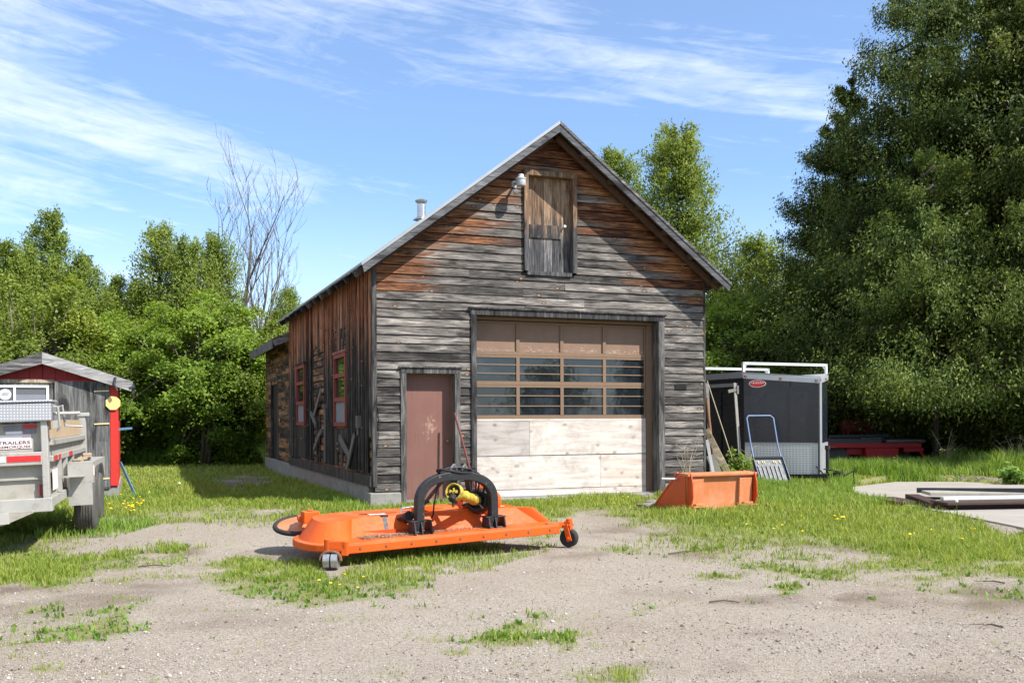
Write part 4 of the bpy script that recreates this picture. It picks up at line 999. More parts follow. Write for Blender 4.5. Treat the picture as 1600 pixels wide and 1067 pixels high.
for x0, x1 in ((.05, .27), (w - .29, w - .06)):
    b = MB(); b.hexa([(x0, -.025, .06), (x1, -.025, .06), (x1, .025, .06), (x0, .025, .06), (x0, -.045, .465), (x1, -.045, .465), (x1, .0, .465), (x0, .0, .465)]); b.build('mounting_channel', 'orange_faded', bk, bevel=.006)
    b = MB(); b.box(x0 - .0, x1 + .06, -.10, .03, .055, .075); b.box(x0 + .05, x1 - .02, -.09, -.02, .076, .11); b.build('latch_shelf', 'orange_faded', bk, bevel=.004)
b = MB(); b.box(.0, w, -.02, .028, .0, .05); b.build('bottom_bar', 'orange_faded', bk, bevel=.004)
b = MB(); b.cyl((-.28, .24, .47), (.0, .22, .46), .018, n=10); b.build('pivot_pin', 'galvanised', bk)

# ------------------------------------------------------------------ black cargo trailer
ct = thing('cargo_trailer', 'black enclosed V-nosed cargo trailer with roof rack behind the barn corner', 'trailer', (4.58, 19.0, 0), R(23))
w, n_, L, zb, zt, zn = 2.1, 1.0, 3.6, .24, 2.22, 2.10
b = MB(); o5 = [(0, 0), (w / 2, -n_), (w, 0), (w, L), (0, L)]
b.prism([(x, y, zb) for (x, y) in o5], 0, 0, top=[(0, 0, zt), (w / 2, -n_, zn), (w, 0, zt), (w, L, zt), (0, L, zt)]); b.build('body', 'trailer_black', ct, bevel=.01)
b = MB(); m_ = .02
b.prism([(-m_, m_, zt + .002), (w / 2, -n_ - .03, zn + .002), (w + m_, m_, zt + .002), (w + m_, L, zt + .002), (-m_, L, zt + .002)], 0, 0, top=[(-m_, 0, zt + .05), (w / 2, -n_ - .02, zn + .05), (w + m_, 0, zt + .05), (w + m_, L, zt + .05), (-m_, L, zt + .05)]); rf = b.build('roof', 'alu_trim', ct)
def nose(t, z, o=.012, side=-1):     # point on the left (-1) or right (1) nose face
    x = w / 2 * (t if side < 0 else 2 - t); y = -n_ * t
    nrm = Vector((-n_, -w / 2, 0)).normalized() if side < 0 else Vector((n_, -w / 2, 0)).normalized()
    return Vector((x, y, z)) + nrm * o
b = MB(); b.bar(nose(0, zt - .035), nose(1, zn - .035), .02, .09, up=(0, 0, 1)); b.bar(nose(0, zt - .035, side=1), nose(1, zn - .035, side=1), .02, .09); b.bar((-.012, .0, zt - .03), (-.012, L, zt - .03), .02, .08); b.build('top_trim', 'alu_trim', ct)
b = MB(); b.bar((w / 2, -n_ - .005, zb), (w / 2, -n_ - .005, zn - .05), .05, .03, up=(0, 1, 0)); b.build('nose_strip', 'dull_alu', ct)
for sd in (-1, 1):
    b = MB(); q = [nose(.02, zb + .0, .003, sd), nose(.97, zb, .003, sd), nose(.97, zb + .62, .003, sd), nose(.02, zb + .62, .003, sd)]; q2 = [nose(.02, zb + .0, .010, sd), nose(.97, zb, .010, sd), nose(.97, zb + .62, .010, sd), nose(.02, zb + .62, .010, sd)]
    b.hexa([q[0], q[1], q2[1], q2[0], q[3], q[2], q2[2], q2[3]]); b.build('stone_guard', 'stone_guard_plate', ct)
b = MB(); b.bar(nose(.62, zb + .65, .006), nose(.62, zn - .02, .006), .012, .006, up=(0, 1, 0)); b.build('panel_seam', 'black_plastic', ct)
for y in (.02, 1.9):
    b = MB(); zz = zt + .22; b.bar((0, y, zz), (w, y, zz), .05, .05)
    for x in (.02, w - .02): b.bar((x, y, zt + .05), (x, y, zz + .02), .05, .05, up=(0, 1, 0)); s = 1 if x < 1 else -1; b.hexa([(x, y - .004, zz - .12), (x + s * .10, y - .004, zz - .03), (x + s * .10, y + .004, zz - .03), (x, y + .004, zz - .12), (x, y - .004, zz - .02), (x + s * .10, y - .004, zz - .02), (x + s * .10, y + .004, zz - .02), (x, y + .004, zz - .02)])
    b.build('roof_rack', 'alu_white', rf)
c0 = nose(.19, 2.03, .014); nx_ = (nose(1, 0, 0) - nose(0, 0, 0)).normalized(); nn = nose(0, 0, 1) - nose(0, 0, 0)
Ms = Matrix((( nx_.x, 0, nn.x, c0.x), (nx_.y, 0, nn.y, c0.y), (0, 1, 0, c0.z), (0, 0, 0, 1)))
def oval(a, c, z0, z1): 
    b = MB(); b.M = Ms; b.prism([(a * math.cos(t), c * math.sin(t)) for t in np.linspace(0, 2 * math.pi, 33)[:-1]], z0, z1); return b
badge = oval(.165, .075, -.002, .004).build('maker_badge', 'sticker_white', ct)
oval(.152, .063, .0042, .006).build('badge_face', 'sticker_red', badge)
b = MB(); b.M = Ms     # illegible white script on the badge
for k, (x, hgt) in enumerate(((-.105, .012), (-.075, .03), (-.045, .022), (-.012, .038), (.02, .026), (.052, .034), (.085, .024), (.11, .012))): b.bar((x - .008, -hgt * .4 + .012, .0075), (x + .010, hgt * .8 + .008, .0075), .011, .002)
b.build('badge_script', 'sticker_white', badge)
for t_, sd in ((.04, -1), (.5, -1), (.96, -1), (.5, 1)):
    b = MB(); p = nose(t_, zt - .035 - (zt - zn) * t_, .026, sd); b.box(p.x - .035, p.x + .035, p.y - .012, p.y + .012, p.z - .016, p.z + .016); b.build('marker_light', 'handle_red', ct)
b = MB(); b.bar(nose(.02, zb + .625, .010), nose(.97, zb + .625, .010), .012, .02); b.build('guard_trim', 'dull_alu', ct)
# left side: door with light frame, drip rail
b = MB(); b.box(-.02, -.005, .72, 1.55, .4, 1.9); dr = b.build('side_door', 'trailer_black', ct)
b = MB(); b.bar((-.03, .15, 2.02), (-.03, 1.15, 2.02), .03, .07); b.build('drip_rail', 'alu_trim', ct)
b = MB(); b.box(-.16, .0, -.02, L, zb - .10, zb - .005, ); b.v = []; b.f = []; b.mi = []; b.rn = []; b.box(.02, w - .02, .02, L - .02, zb - .09, zb - .004); b.bar((.15, .1, zb - .05), (w / 2, -1.45, zb + .02), .07, .08); b.bar((w - .15, .1, zb - .05), (w / 2, -1.45, zb + .02), .07, .08); b.build('chassis', 'black_paint', ct)
b = MB(); b.bar((w / 2, -1.38, zb + .06), (w / 2, -1.62, zb + .06), .08, .07); b.build('coupler', 'black_paint', ct, bevel=.01)
b = MB(); jx, jy = w / 2 + .12, -1.06; b.cyl((jx, jy, .02), (jx, jy, .74), .035, n=14); b.cyl((jx, jy, .74), (jx, jy, .82), .05, n=14); b.bar((jx, jy, .79), (jx + .12, jy - .08, .79), .02, .02); b.box(jx - .08, jx + .08, jy - .08, jy + .08, .0, .02); b.build('tongue_jack', 'black_paint', ct, smooth=True)
b = MB(); b.tube([(w / 2 - .1, -1.0, .42), (w / 2 - .08, -1.3, .2), (w / 2 + .0, -1.6, .25), (w / 2 + .15, -1.72, .36), (w / 2 + .28, -1.6, .12)], .014, 8); b.tube([(w / 2 - .1, -1.2, .38), (w / 2 + .1, -1.5, .33), (w / 2 + .25, -1.3, .36)], .012, 8); b.build('trailer_wire', 'black_plastic', ct)
for x in (-.12, w + .12):
    b = MB(); b.lathe([(-.10, .15), (-.10, .28), (-.07, .33), (.07, .33), (.10, .28), (.10, .15)], (x, 2.2, .33), (1, 0, 0), 28); wl = b.build('wheel', 'tyre_rubber', ct, smooth=True)
    b = MB(); b.lathe([(-.08, .02), (-.09, .16), (.09, .16), (.08, .02)], (x, 2.2, .33), (1, 0, 0), 20); b.build('rim', 'alu_white', wl, smooth=True)
    b = MB(); s = -1 if x < 0 else 1; b.box(min(0, x + s * .12) if s < 0 else w, 0 if s < 0 else x + .12, 1.78, 2.62, .70, .73); b.build('mudguard', 'alu_trim', ct)

# ------------------------------------------------------------------ snow scoop leaning on the trailer
sc = thing('snow_scoop', 'grey push snow scoop with blue tube handle leaning on the black trailer', 'snow scoop', (4.95, 17.75, 0), R(12))
b = MB(); nR = 9
def scp(x, t):   # tray: t 0 lower lip .. 1 top
    return Vector((x, .10 + .42 * t, .02 + .60 * t))
b.hexa([scp(-.31, .0), scp(.31, 0), scp(.31, 0) + Vector((0, .02, .0)), scp(-.31, 0) + Vector((0, .02, 0)), scp(-.30, .93), scp(.30, .93), scp(.30, .93) + Vector((0, .02, 0)), scp(-.30, .93) + Vector((0, .02, 0))])
b.bar(scp(-.30, .93), scp(-.30, .95) + Vector((0, -.02, .02)), .02, .02)
for s in (-1, 1): b.bar(scp(.31 * s, 0), scp(.30 * s, .97), .02, .09)
b.bar(scp(-.31, .96), scp(.31, .96), .06, .05); b.build('tray', 'scoop_grey', sc, bevel=.004)
b = MB()
for k in range(6): x = -.24 + k * .085; b.bar(scp(x, .03) + Vector((0, -.012, 0)), scp(x, .72) + Vector((0, -.012, 0)), .022, .018)
b.build('tray_rib', 'scoop_rib', sc)
for k in range(6):
    b = MB()
    x = -.22 + k * .088
    if k in (2, 3): x += (.05 if k == 3 else -.05)
    b.bar(scp(x, .86) + Vector((0, -.012, 0)), scp(x + .01, .80) + Vector((0, -.014, 0)), .018, .006)
    b.build('worn_letter', 'cream_sticker', sc)
b = MB(); hp = [scp(-.28, .3) + Vector((0, .02, 0)), scp(-.28, .95)] + [Vector((-.285, .55 + .24 * t, .68 + .72 * t)) for t in (.2, .5, .8, .93)] + [Vector((-.24, .80, 1.40)), Vector((.22, .80, 1.40))] + [Vector((.27, .55 + .24 * t, .68 + .72 * t)) for t in (.93, .8, .5, .2)] + [scp(.285, .95), scp(.28, .3) + Vector((0, .02, 0))]
b.tube(hp, .015, 10); b.build('handle', 'blue_paint', sc, smooth=True)

# ------------------------------------------------------------------ things leaning by the barn corner
def lean(name, label, cat, p, q, w, h, m, rnd_tube=False, group=None):
    p = Vector(p); q = Vector(q); b = MB()
    if rnd_tube: b.tube([Vector((0, 0, 0)), q - p], w, 10)
    else: b.bar((0, 0, 0), q - p, w, h, up=(.3, 1, 0))
    o = b.build(name, m); o.location = p; return tag(o, label, cat, group)
lean('leaning_plank', 'long pale plank leaning against the barn corner above the bucket', 'plank', (4.10, 17.45, 0), at(1103, 672, 17.6), .11, .05, 'pale_board')
lean('leaning_plank', 'short wide tan plank leaning just right of the long pale plank', 'plank', (4.0, 17.7, 0), at(1116, 712, 17.9), .16, .03, 'old_board')
lean('trim_strip', 'thin white trim strip propped at the foot of the barn corner', 'trim', (3.70, 17.32, 0), at(1104, 688, 17.5), .05, .02, 'alu_white')
lean('metal_sheet', 'narrow grey metal strip propped low between planks and barn corner', 'metal strip', (3.88, 17.55, 0), at(1110, 712, 17.75), .16, .012, 'galvanised')
lean('rusty_pipe', 'red-brown rusty pipe standing against the barn corner', 'pipe', (3.78, 17.75, 0), at(1104, 622, 17.9), .03, .03, 'rusty_steel', True)
lean('thin_rod', 'thin pale rod slanting across the side of the black trailer', 'rod', (4.38, 18.3, 0), at(1105, 596, 18.9), .011, .01, 'dry_stem', True)
lean('door_prop', 'tall light grey post standing beside the barn corner', 'post', (3.75, 18.0, 0), at(1105, 600, 18.4), .05, .04, 'galvanised')
tp = thing('tee_post', 'grey steel pole with a short cross arm leaning on the black trailer', 'pole', (4.37, 18.25, 0))
q0 = at(1148, 600, 18.75) - Vector((4.37, 18.25, 0)); b = MB(); b.bar((0, 0, 0), q0, .05, .05); b.build('pole', 'pole_beige', tp)
b = MB(); c = q0 * .93; b.bar(c + Vector((-.14, -.02, -.02)), c + Vector((.06, -.02, .02)), .05, .06); b.bar(c + Vector((.045, -.03, -.07)), c + Vector((.045, -.03, .09)), .03, .05); b.build('cross_arm', 'pole_beige', tp)
rk = thing('garden_rake', 'red-handled rake leaning on the barn between entry and garage doors', 'rake', (-.57, 15.35, 0), TH)
b = MB(); b.tube([(0, -.10, .06), (-.28, .265, 1.46)], .016, 10); b.build('handle', 'handle_red', rk)
b = MB(); b.bar((-.19, -.13, .045), (.19, -.07, .045), .02, .025)
for k in range(12): x = -.18 + k * .033; b.bar((x, -.13 + (x + .19) * .16, .045), (x, -.17 + (x + .19) * .16, .0), .008, .008)
b.build('rake_head', 'rusty_steel', rk)

# ------------------------------------------------------------------ red farm wagon under the cedars, tank behind
wg = thing('farm_wagon', 'low red farm implement in the shade beneath the cedars', 'farm implement', (8.1, 24.0, 0), R(2))
b = MB(); b.box(-.5, 2.15, -.05, .9, .60, .72); b.box(-.4, 2.1, .3, .42, .5, .6); b.build('deck_frame', 'implement_red', wg, bevel=.01)
b = MB(); b.box(.72, 1.55, -.1, .7, .36, .598); b.box(.3, .72, .1, .5, .42, .598); b.build('gear_housing', 'implement_red', wg, bevel=.02)
b = MB(); b.box(1.7, 2.2, -.04, .1, .50, .595); b.bar((2.1, 0, .55), (2.3, -.2, .2), .06, .05); b.box(.2, 1.5, .0, .1, .1, .2); b.bar((.8, .05, .2), (.8, .05, .5), .06, .06); b.bar((1.4, .05, .2), (1.4, .05, .5), .06, .06); b.build('skid_bar', 'implement_red', wg)
for x in (.1, 1.9):
    b = MB(); b.lathe([(-.09, .14), (-.09, .27), (-.06, .31), (.06, .31), (.09, .27), (.09, .14)], (x, .2 if x < 1 else .8, .31), (0, 1, 0), 24); wl = b.build('wheel', 'tyre_rubber', wg, smooth=True)
    b = MB(); b.lathe([(-.07, .02), (-.08, .15), (.08, .15), (.07, .02)], (x, .2 if x < 1 else .8, .31), (0, 1, 0), 16); b.build('rim', 'implement_red', wl, smooth=True)
def rods(name, label, cat, p, q, r, m, grp=None):
    o = lean(name, label, cat, p, q, r, r, m, True, grp); return o
rods('steel_tube', 'light steel tube with flanged end lying on the right of the red implement', 'pipe', (9.35, 23.98, .765), (10.35, 24.1, .765), .045, 'steel')
rods('steel_tube', 'long dark pipe lying lengthwise on the red implement behind the light tube', 'pipe', (7.9, 24.3, .78), (10.2, 24.45, .77), .06, 'pipe_dark')
rods('steel_tube', 'dark pipe heaped on top of the other pipes on the red implement', 'pipe', (8.0, 24.2, .87), (9.55, 24.35, .885), .05, 'pipe_dark')
lean('metal_channel', 'flat dark metal channel resting on the left of the red implement', 'metal channel', (7.8, 24.05, .76), (9.25, 24.08, .76), .14, .07, 'pipe_dark')
lean('chrome_rod', 'thin bright rod with an eye lying across the pipes on the red implement', 'rod', (8.7, 23.95, .83), (9.25, 24.0, .84), .012, .012, 'steel', True)
tk = thing('fuel_tank', 'dark maroon cylindrical tank on a stand in the shade behind the red implement', 'tank', (8.75, 25.6, 0), R(3))
b = MB(); b.lathe([(0, .05), (.03, .15), (.07, .20), (.87, .20), (.91, .15), (.94, .05)], (0, 0, 1.12), (1, 0, 0), 28); b.build('tank_body', 'tank_maroon', tk, smooth=True)
for x in (.15, .78):
    for y in (-.16, .16): b = MB(); b.bar((x, y, 0), (x, y * .8, 1.0), .05, .05); b.build('leg', 'tank_maroon', tk)
b = MB(); b.cyl((.45, 0, 1.3), (.45, 0, 1.38), .04, n=12); b.build('filler_cap', 'pipe_dark', tk)

# ------------------------------------------------------------------ stack of old door frames and boards on the concrete pad
Zp = .036
def board(name, label, cat, u0, v0, u1, v1, z, wd, th, m, tilt=0):
    a = gp(u0, v0, z); c = gp(u1, v1, z + tilt); a = Vector((*a, z + th / 2)); c = Vector((*c, z + tilt + th / 2)); b = MB(); b.bar((0, 0, 0), c - a, wd, th)
    o = b.build(name, m, bevel=.004); o.location = a; return tag(o, label, cat)
board('loose_panel', 'dark brown panel lying apart at the left end of the board pile', 'panel', 1376, 781, 1420, 789, Zp, .42, .03, 'plank_brown', .02)
board('loose_panel', 'small tan board lying beside the dark brown panel on the concrete', 'board', 1398, 789, 1419, 787, Zp, .22, .03, 'pale_board')
board('timber_beam', 'rough dark timber at the left foot of the board pile', 'timber', 1424, 783, 1462, 797, Zp, .20, .09, 'plank_brown')
board('door_panel', 'long dark brown door at the bottom of the board pile', 'door', 1455, 796, 1800, 791, Zp, .50, .07, 'plank_brown')
o = board('metal_plate', 'white lock plate stuck on the edge of the lowest brown door', 'plate', 1523, 793, 1531, 793, .07, .03, .035, 'white_paint')
board('door_panel', 'brown door with pale edge lying in the middle of the board pile', 'door', 1466, 790, 1810, 786, .109, .45, .035, 'plank_brown')
board('aluminium_frame', 'long white aluminium frame lying on top of the board pile', 'frame', 1471, 784, 1815, 780, .146, .09, .05, 'alu_white')
board('screen_panel', 'grey glazed panel lying flat at the back of the board pile', 'panel', 1446, 775, 1820, 779, .10, .5, .05, 'galvanised_dirty')
board('metal_rail', 'thin steel rail along the back edge of the board pile', 'rail', 1432, 772, 1700, 775, .10, .08, .08, 'pipe_dark', .06)
# ------------------------------------------------------------------ red shed with gable front at the left
sh = thing('red_shed', 'small red gabled shed with a grey plywood door panel behind the grey trailer', 'shed', (-6.83, 16.6, 0), TH)
sw, sl, ez, sp = 2.3, 3.4, 2.02, .34; rx = -sw / 2; pz = ez + sp * sw / 2
b = MB(); b.prism([(-sw - .02, -.02), (.03, -.02), (.03, sl), (-sw - .02, sl)], -.1, .22); b.build('foundation', 'concrete', sh, bevel=.01)
b = MB()
b.add([(-sw, .0, .2), (0, .0, .2), (0, .0, ez), (rx, .0, pz), (-sw, .0, ez), (-sw, sl, .2), (0, sl, .2), (0, sl, ez), (rx, sl, pz), (-sw, sl, ez)], [(4, 3, 2, 1, 0), (5, 6, 7, 8, 9), (0, 1, 6, 5), (1, 2, 7, 6), (2, 3, 8, 7), (3, 4, 9, 8), (4, 0, 5, 9)])
b.build('wall', 'shed_red', sh)
b = MB(); x = -sw
while x < -.02:
    x2 = min(x + .19, 0); xm = (x + x2) / 2
    t = lambda q: pz - sp * abs(q - rx) - .03
    if x < rx < x2: x2 = rx
    b.hexa([(x + .004, -.018, min(2.06, t(x) - .01)), (x2 - .004, -.018, min(2.06, t(x2) - .01)), (x2 - .004, -.002, min(2.06, t(x2) - .01)), (x + .004, -.002, min(2.06, t(x) - .01)), (x + .004, -.018, t(x)), (x2 - .004, -.018, t(x2)), (x2 - .004, -.002, t(x2)), (x + .004, -.002, t(x))]); x = x2
b.build('gable_board', 'gable_red', sh)
b = MB(); b.box(-sw, -.98, -.035, -.002, 2.0, 2.055); b.build('lintel', 'old_board', sh)
b = MB(); b.box(-.97, -.11, -.055, -.003, .20, 2.03); b.build('door_panel', 'plywood_grey', sh)
b = MB(); b.box(-.34, -.12, -.062, -.056, .22, 1.0); b.build('patch_board', 'plywood_grey', sh)
for z in (.36, 1.30, 1.86): b = MB(); b.bar((-.36, -.066, z), (-.12, -.066, z + .01), .012, .022); b.build('strap_hinge', 'cream_sticker', sh)
b = MB(); b.box(-.105, .022, -.050, -.003, .24, 1.96); b.box(.003, .024, -.002, .11, .24, 1.96); b.build('corner_board', 'shed_red', sh)
b = MB(); b.box(-sw, -.98, -.020, -.001, .22, 2.0); b.build('side_boarding', 'plywood_grey', sh)
b = MB(); f = .036; wx0, wx1, wz0, wz1 = -2.05, -1.06, 1.36, 1.955
b.box(wx0, wx1, -.06, -.022, wz0, wz0 + f); b.box(wx0, wx1, -.06, -.022, wz1 - f, wz1)
for xx in (wx0, (wx0 + wx1) / 2 - f / 2 - .02, wx1 - f): b.box(xx, xx + f, -.058, -.022, wz0 + f, wz1 - f)
wn = b.build('window', 'white_paint', sh)
b = MB(); b.box(wx0 + f, wx1 - f, -.036, -.030, wz0 + f, wz1 - f); b.build('pane', 'window_grey', wn)
b = MB(); b.box((wx0 + wx1) / 2 + .0, wx1 - f, -.044, -.038, wz0 + f, wz1 - f - .12); b.build('blind', 'grey_panel', wn)
b = MB(); b.lathe([(0, .09), (.003, .09)], ((wx0 + wx1) / 2 - .16, -.037, 1.80), (0, -1, 0), 20); b.build('round_sticker', 'sticker_white', wn)
b = MB()
for k in range(3): b.bar(((wx0 + wx1) / 2 - .22 + k * .012, -.042, 1.79 + k * .02), ((wx0 + wx1) / 2 - .11 + k * .01, -.042, 1.795 + k * .022), .004, .009)
b.build('sticker_print', 'grey_panel', wn)
b = MB(); ov = .26
for s in (-1, 1):
    def P3(d, y, o): return (rx + s * d, y, pz - sp * d + .05 + o)
    h = sw / 2 + ov; y0, y1 = -.15, sl + .2
    v = [P3(0, y0, 0), P3(h, y0, 0), P3(h, y1, 0), P3(0, y1, 0), P3(0, y0, .05), P3(h, y0, .05), P3(h, y1, .05), P3(0, y1, .05)]
    b.add(v, [(3, 2, 1, 0), (4, 5, 6, 7), (0, 1, 5, 4), (1, 2, 6, 5), (2, 3, 7, 6), (3, 0, 4, 7)])
rf = b.build('roof', 'roof_shingle', sh)
for s in (-1, 1):
    b = MB(); v = [P3(0, 0, 0)]
    def P4(d, y, o): return (rx + s * d, y, pz - sp * d + .05 + o)
    v = [P4(.0, -.185, -.15), P4(h - .03, -.185, -.13), P4(h - .03, -.152, -.13), P4(.0, -.152, -.15), P4(.0, -.185, .045), P4(h, -.185, .042), P4(h, -.152, .042), P4(.0, -.152, .045)]
    b.hexa(v); b.build('fascia', 'shed_fascia', rf)
b = MB(); h2 = sw / 2 + ov; b.box(rx + h2 - .02, rx + h2 + .02, -.15, sl + .2, pz - sp * h2 - .10, pz - sp * h2 + .06); b.bar((rx + h2 - .06, -.17, pz - sp * h2 - .02), (rx + h2 + .03, -.17, pz - sp * h2 + .02), .05, .04); b.build('eave_gutter', 'pipe_dark', rf)
b = MB(); b.tube([(rx + h2 - .28, -.195, pz - sp * (h2 - .28) + .07), (rx + h2 - .30, -.21, pz - sp * (h2 - .28) - .05), (rx + h2 - .25, -.205, pz - sp * (h2 - .28) - .16)], .02, 8); b.build('wire_loop', 'pipe_dark', rf)
ysn = MB(); ysn.M = Matrix.Rotation(R(90), 4, 'X'); ysn.prism([(.125 * math.cos(t), .125 * math.sin(t)) for t in [R(22.5 + 45 * k) for k in range(8)]], 0, .012)
o = ysn.build('octagonal_sign', 'faded_yellow'); o.location = Vector((-6.83, 16.6, 0)) + Matrix.Rotation(TH, 3, 'Z') @ Vector((-.06, -.07, 1.66)); o.rotation_euler = (0, 0, TH)
tag(o, 'blank pale yellow octagonal sign fixed on the corner of the red shed', 'sign')
o = lean('blue_strip', 'blue plastic strip leaning against the foot of the red shed wall', 'plastic strip', Vector((-6.83, 16.6, 0)) + Matrix.Rotation(TH, 3, 'Z') @ Vector((.30, .35, 0)), Vector((-6.83, 16.6, 0)) + Matrix.Rotation(TH, 3, 'Z') @ Vector((.04, .5, .62)), .045, .02, 'blue_strip')
o = lean('blue_bar', 'short blue bar sticking out of the red shed wall', 'bar', Vector((-6.83, 16.6, 0)) + Matrix.Rotation(TH, 3, 'Z') @ Vector((-.02, .9, 1.2)), Vector((-6.83, 16.6, 0)) + Matrix.Rotation(TH, 3, 'Z') @ Vector((.24, .9, 1.22)), .04, .03, 'blue_strip')

# ------------------------------------------------------------------ grey galvanised dump trailer at the left edge
dt = thing('dump_trailer', 'grey galvanised utility trailer with tread-plate toolbox at the left edge', 'trailer', (-4.79, 10.0, 0), R(19))
T = Matrix.Rotation(R(-1.8), 4, 'Y') @ Matrix.Translation((0, 0, .0))
T2 = T @ Matrix.Translation((0, .02, .034))     # the recessed front sheet
def B(): b = MB(); b.M = T; return b
def BR(): b = MB(); b.M = T2; return b
XL = -1.95
b = BR(); b.box(XL, -.06, .02, .06, .50, 1.30); b.build('front_panel', 'galvanised_dirty', dt)
b = B(); b.box(XL, -.06, -.05, .018, .905, 1.04); b.build('panel_rail', 'galvanised', dt, bevel=.008)
b = BR(); b.box(XL, -.06, -.012, .016, .72, .735); b.build('panel_crease', 'galvanised_dirty', dt)
b = B(); b.box(-.065, .0, -.05, .06, .44, 1.36); b.build('corner_post', 'galvanised', dt, bevel=.008)
b = B(); b.box(XL, .02, -.06, .10, .42, .56); b.box(XL, .02, .10, 3.85, .46, .56); b.build('chassis', 'galvanised', dt, bevel=.006)
b = B(); b.hexa([(XL, -.1, .26), (-.45, -.1, .30), (-.45, .2, .30), (XL, .2, .26), (XL, -.1, .42), (-.15, -.1, .42), (-.15, .2, .42), (XL, .2, .42)]); b.build('tongue_gusset', 'galvanised_dirty', dt)
b = B(); b.bar((-.38, -.11, .38), (XL, -.5, .335), .09, .11); tb = b.build('tongue_beam', 'galvanised', dt)
for k in range(5):
    b = B(); p0, p1 = Vector((-.40, -.157, .385)), Vector((XL, -.547, .338)); a, c = p0.lerp(p1, k * .1), p0.lerp(p1, k * .1 + .095); b.bar(a, c, .004, .075); b.build('tongue_tape', 'reflector_red' if k % 2 == 0 else 'sticker_white', tb)
# side: stakes, rails, panel, plywood
b = B(); b.box(-.05, -.02, .06, 3.8, .56, 1.10); b.build('side_panel', 'galvanised_dirty', dt)
for z in (.93, 1.10):
    b = B(); b.box(-.02, .03, .06, 3.8, z, z + .06); b.build('side_rail', 'galvanised', dt, bevel=.006)
for y in (.75, 1.35, 2.1):
    b = B(); b.box(-.018, .028, y, y + .07, .57, .928); b.build('side_stake', 'galvanised', dt)
b = B(); b.box(-.045, .04, 3.7, 3.80, .44, 1.42); b.box(-.06, .09, 3.68, 3.82, 1.42, 1.47); b.build('rear_post', 'galvanised', dt, bevel=.006)
b = B(); b.box(-.04, -.022, .12, 3.68, 1.165, 1.37); b.build('plywood_side', 'plywood_tan', dt)
b = B(); b.box(.034, .037, .16, .40, .935, .99); b.box(.034, .037, .56, .72, .935, .99); b.box(.034, .037, 1.6, 1.9, .935, .99); b.build('side_tape', 'reflector_red', dt)
b = B(); b.box(.002, .005, .2, .62, .62, .84); b.build('red_sticker', 'sticker_pink', dt)
b = B(); b.box(-.385, -.07, -.056, -.052, .945, 1.005); b.build('front_tape', 'reflector_red', dt)
b = B(); b.box(-1.4, -.40, -.056, -.052, .945, 1.005); b.build('white_tape', 'sticker_white', dt)
# stickers and lettering
st_ = BR(); st_.box(-.485, -.165, .012, .018, 1.045, 1.19); sk = st_.build('dealer_sticker', 'sticker_pink', dt)
MT = T2 @ Matrix.Translation((-.325, .0105, 1.106)) @ Matrix.Rotation(R(90), 4, 'X')
text_mesh('TRAILERS', 'sticker_lettering', .046, 'ink', sk, MT, .30)
text_mesh('REMORQUES', 'sticker_lettering', .034, 'ink', sk, T2 @ Matrix.Translation((-.325, .0105, 1.064)) @ Matrix.Rotation(R(90), 4, 'X'), .30)
b = BR(); b.box(-.47, -.25, .010, .0105, 1.142, 1.182); b.build('sticker_emblem', 'sticker_white', sk)
b = BR(); b.box(-.40, -.245, .010, .018, 1.195, 1.225); b.build('paper_label', 'sticker_white', dt)
b = BR(); b.box(-.42, -.24, .008, .009, 1.227, 1.28); b.build('grey_label', 'grey_panel', dt)
b = BR(); b.box(-.235, -.12, .010, .018, 1.20, 1.245); b.build('warning_label', 'grey_panel', dt)
b = BR(); b.box(-.245, -.11, .010, .018, 1.25, 1.29); b.build('red_label', 'sticker_red', dt)
b = B(); b.box(-.11, -.068, -.01, .03, .58, .70); b.build('amber_marker', 'handle_red', dt, label='amber side marker')
# toolbox
b = B(); b.box(XL, .045, -.085, .38, 1.355, 1.545); b.box(XL, .06, -.10, .395, 1.55, 1.575); tbx = b.build('toolbox', 'tread_plate', dt, bevel=.012)
b = B(); b.box(.055, .10, -.06, .04, 1.28, 1.36); b.cyl((.05, .06, 1.43), (.30, .10, 1.43), .018, n=10); b.tube([(.06, .0, 1.50), (.10, .0, 1.50), (.11, .02, 1.30), (.09, .03, 1.24)], .014, 8); b.tube([(.10, .12, 1.50), (.13, .12, 1.52), (.15, .14, 1.30), (.32, .15, 1.285)], .012, 8); b.build('latch_handle', 'galvanised', tbx)
# wheels and mudguard
for y in (1.80, 2.66):
    b = MB(); pr = [(-.11, .20), (-.115, .29), (-.095, .325), (-.075, .338)]
    for k in range(5): x0 = -.07 + k * .030; pr += [(x0, .342), (x0 + .020, .342), (x0 + .0205, .333), (x0 + .0295, .333)]
    pr += [(.085, .338), (.10, .325), (.118, .29), (.11, .20)]
    b.lathe(pr, (.17, y, .342), (1, 0, 0), 44); wl = b.build('wheel', 'tyre_rubber', dt, smooth=True, angle=50)
    b = MB(); b.lathe([(.02, .02), (.05, .06), (.055, .12), (.07, .19), (.108, .205), (.10, .19), (.06, .18)], (.17, y, .342), (1, 0, 0), 28); b.build('rim', 'alu_white', wl, smooth=True)
b = B(); x0, x1 = .035, .315; y0, y1 = 1.30, 3.16
b.box(x0, x1 - .02, y0, y0 + .012, .36, .85); b.box(x0, x1 - .02, y0, y1, .851, .863)
po = [(y0, .62), (y0, .862), (y1, .862), (y1, .62)] + [(2.66 + .45 * math.cos(t), .35 + .45 * math.sin(t)) for t in np.linspace(.62, math.pi / 2, 8)] + [(1.80 + .45 * math.cos(t), .35 + .45 * math.sin(t)) for t in np.linspace(math.pi / 2, math.pi - .62, 8)]
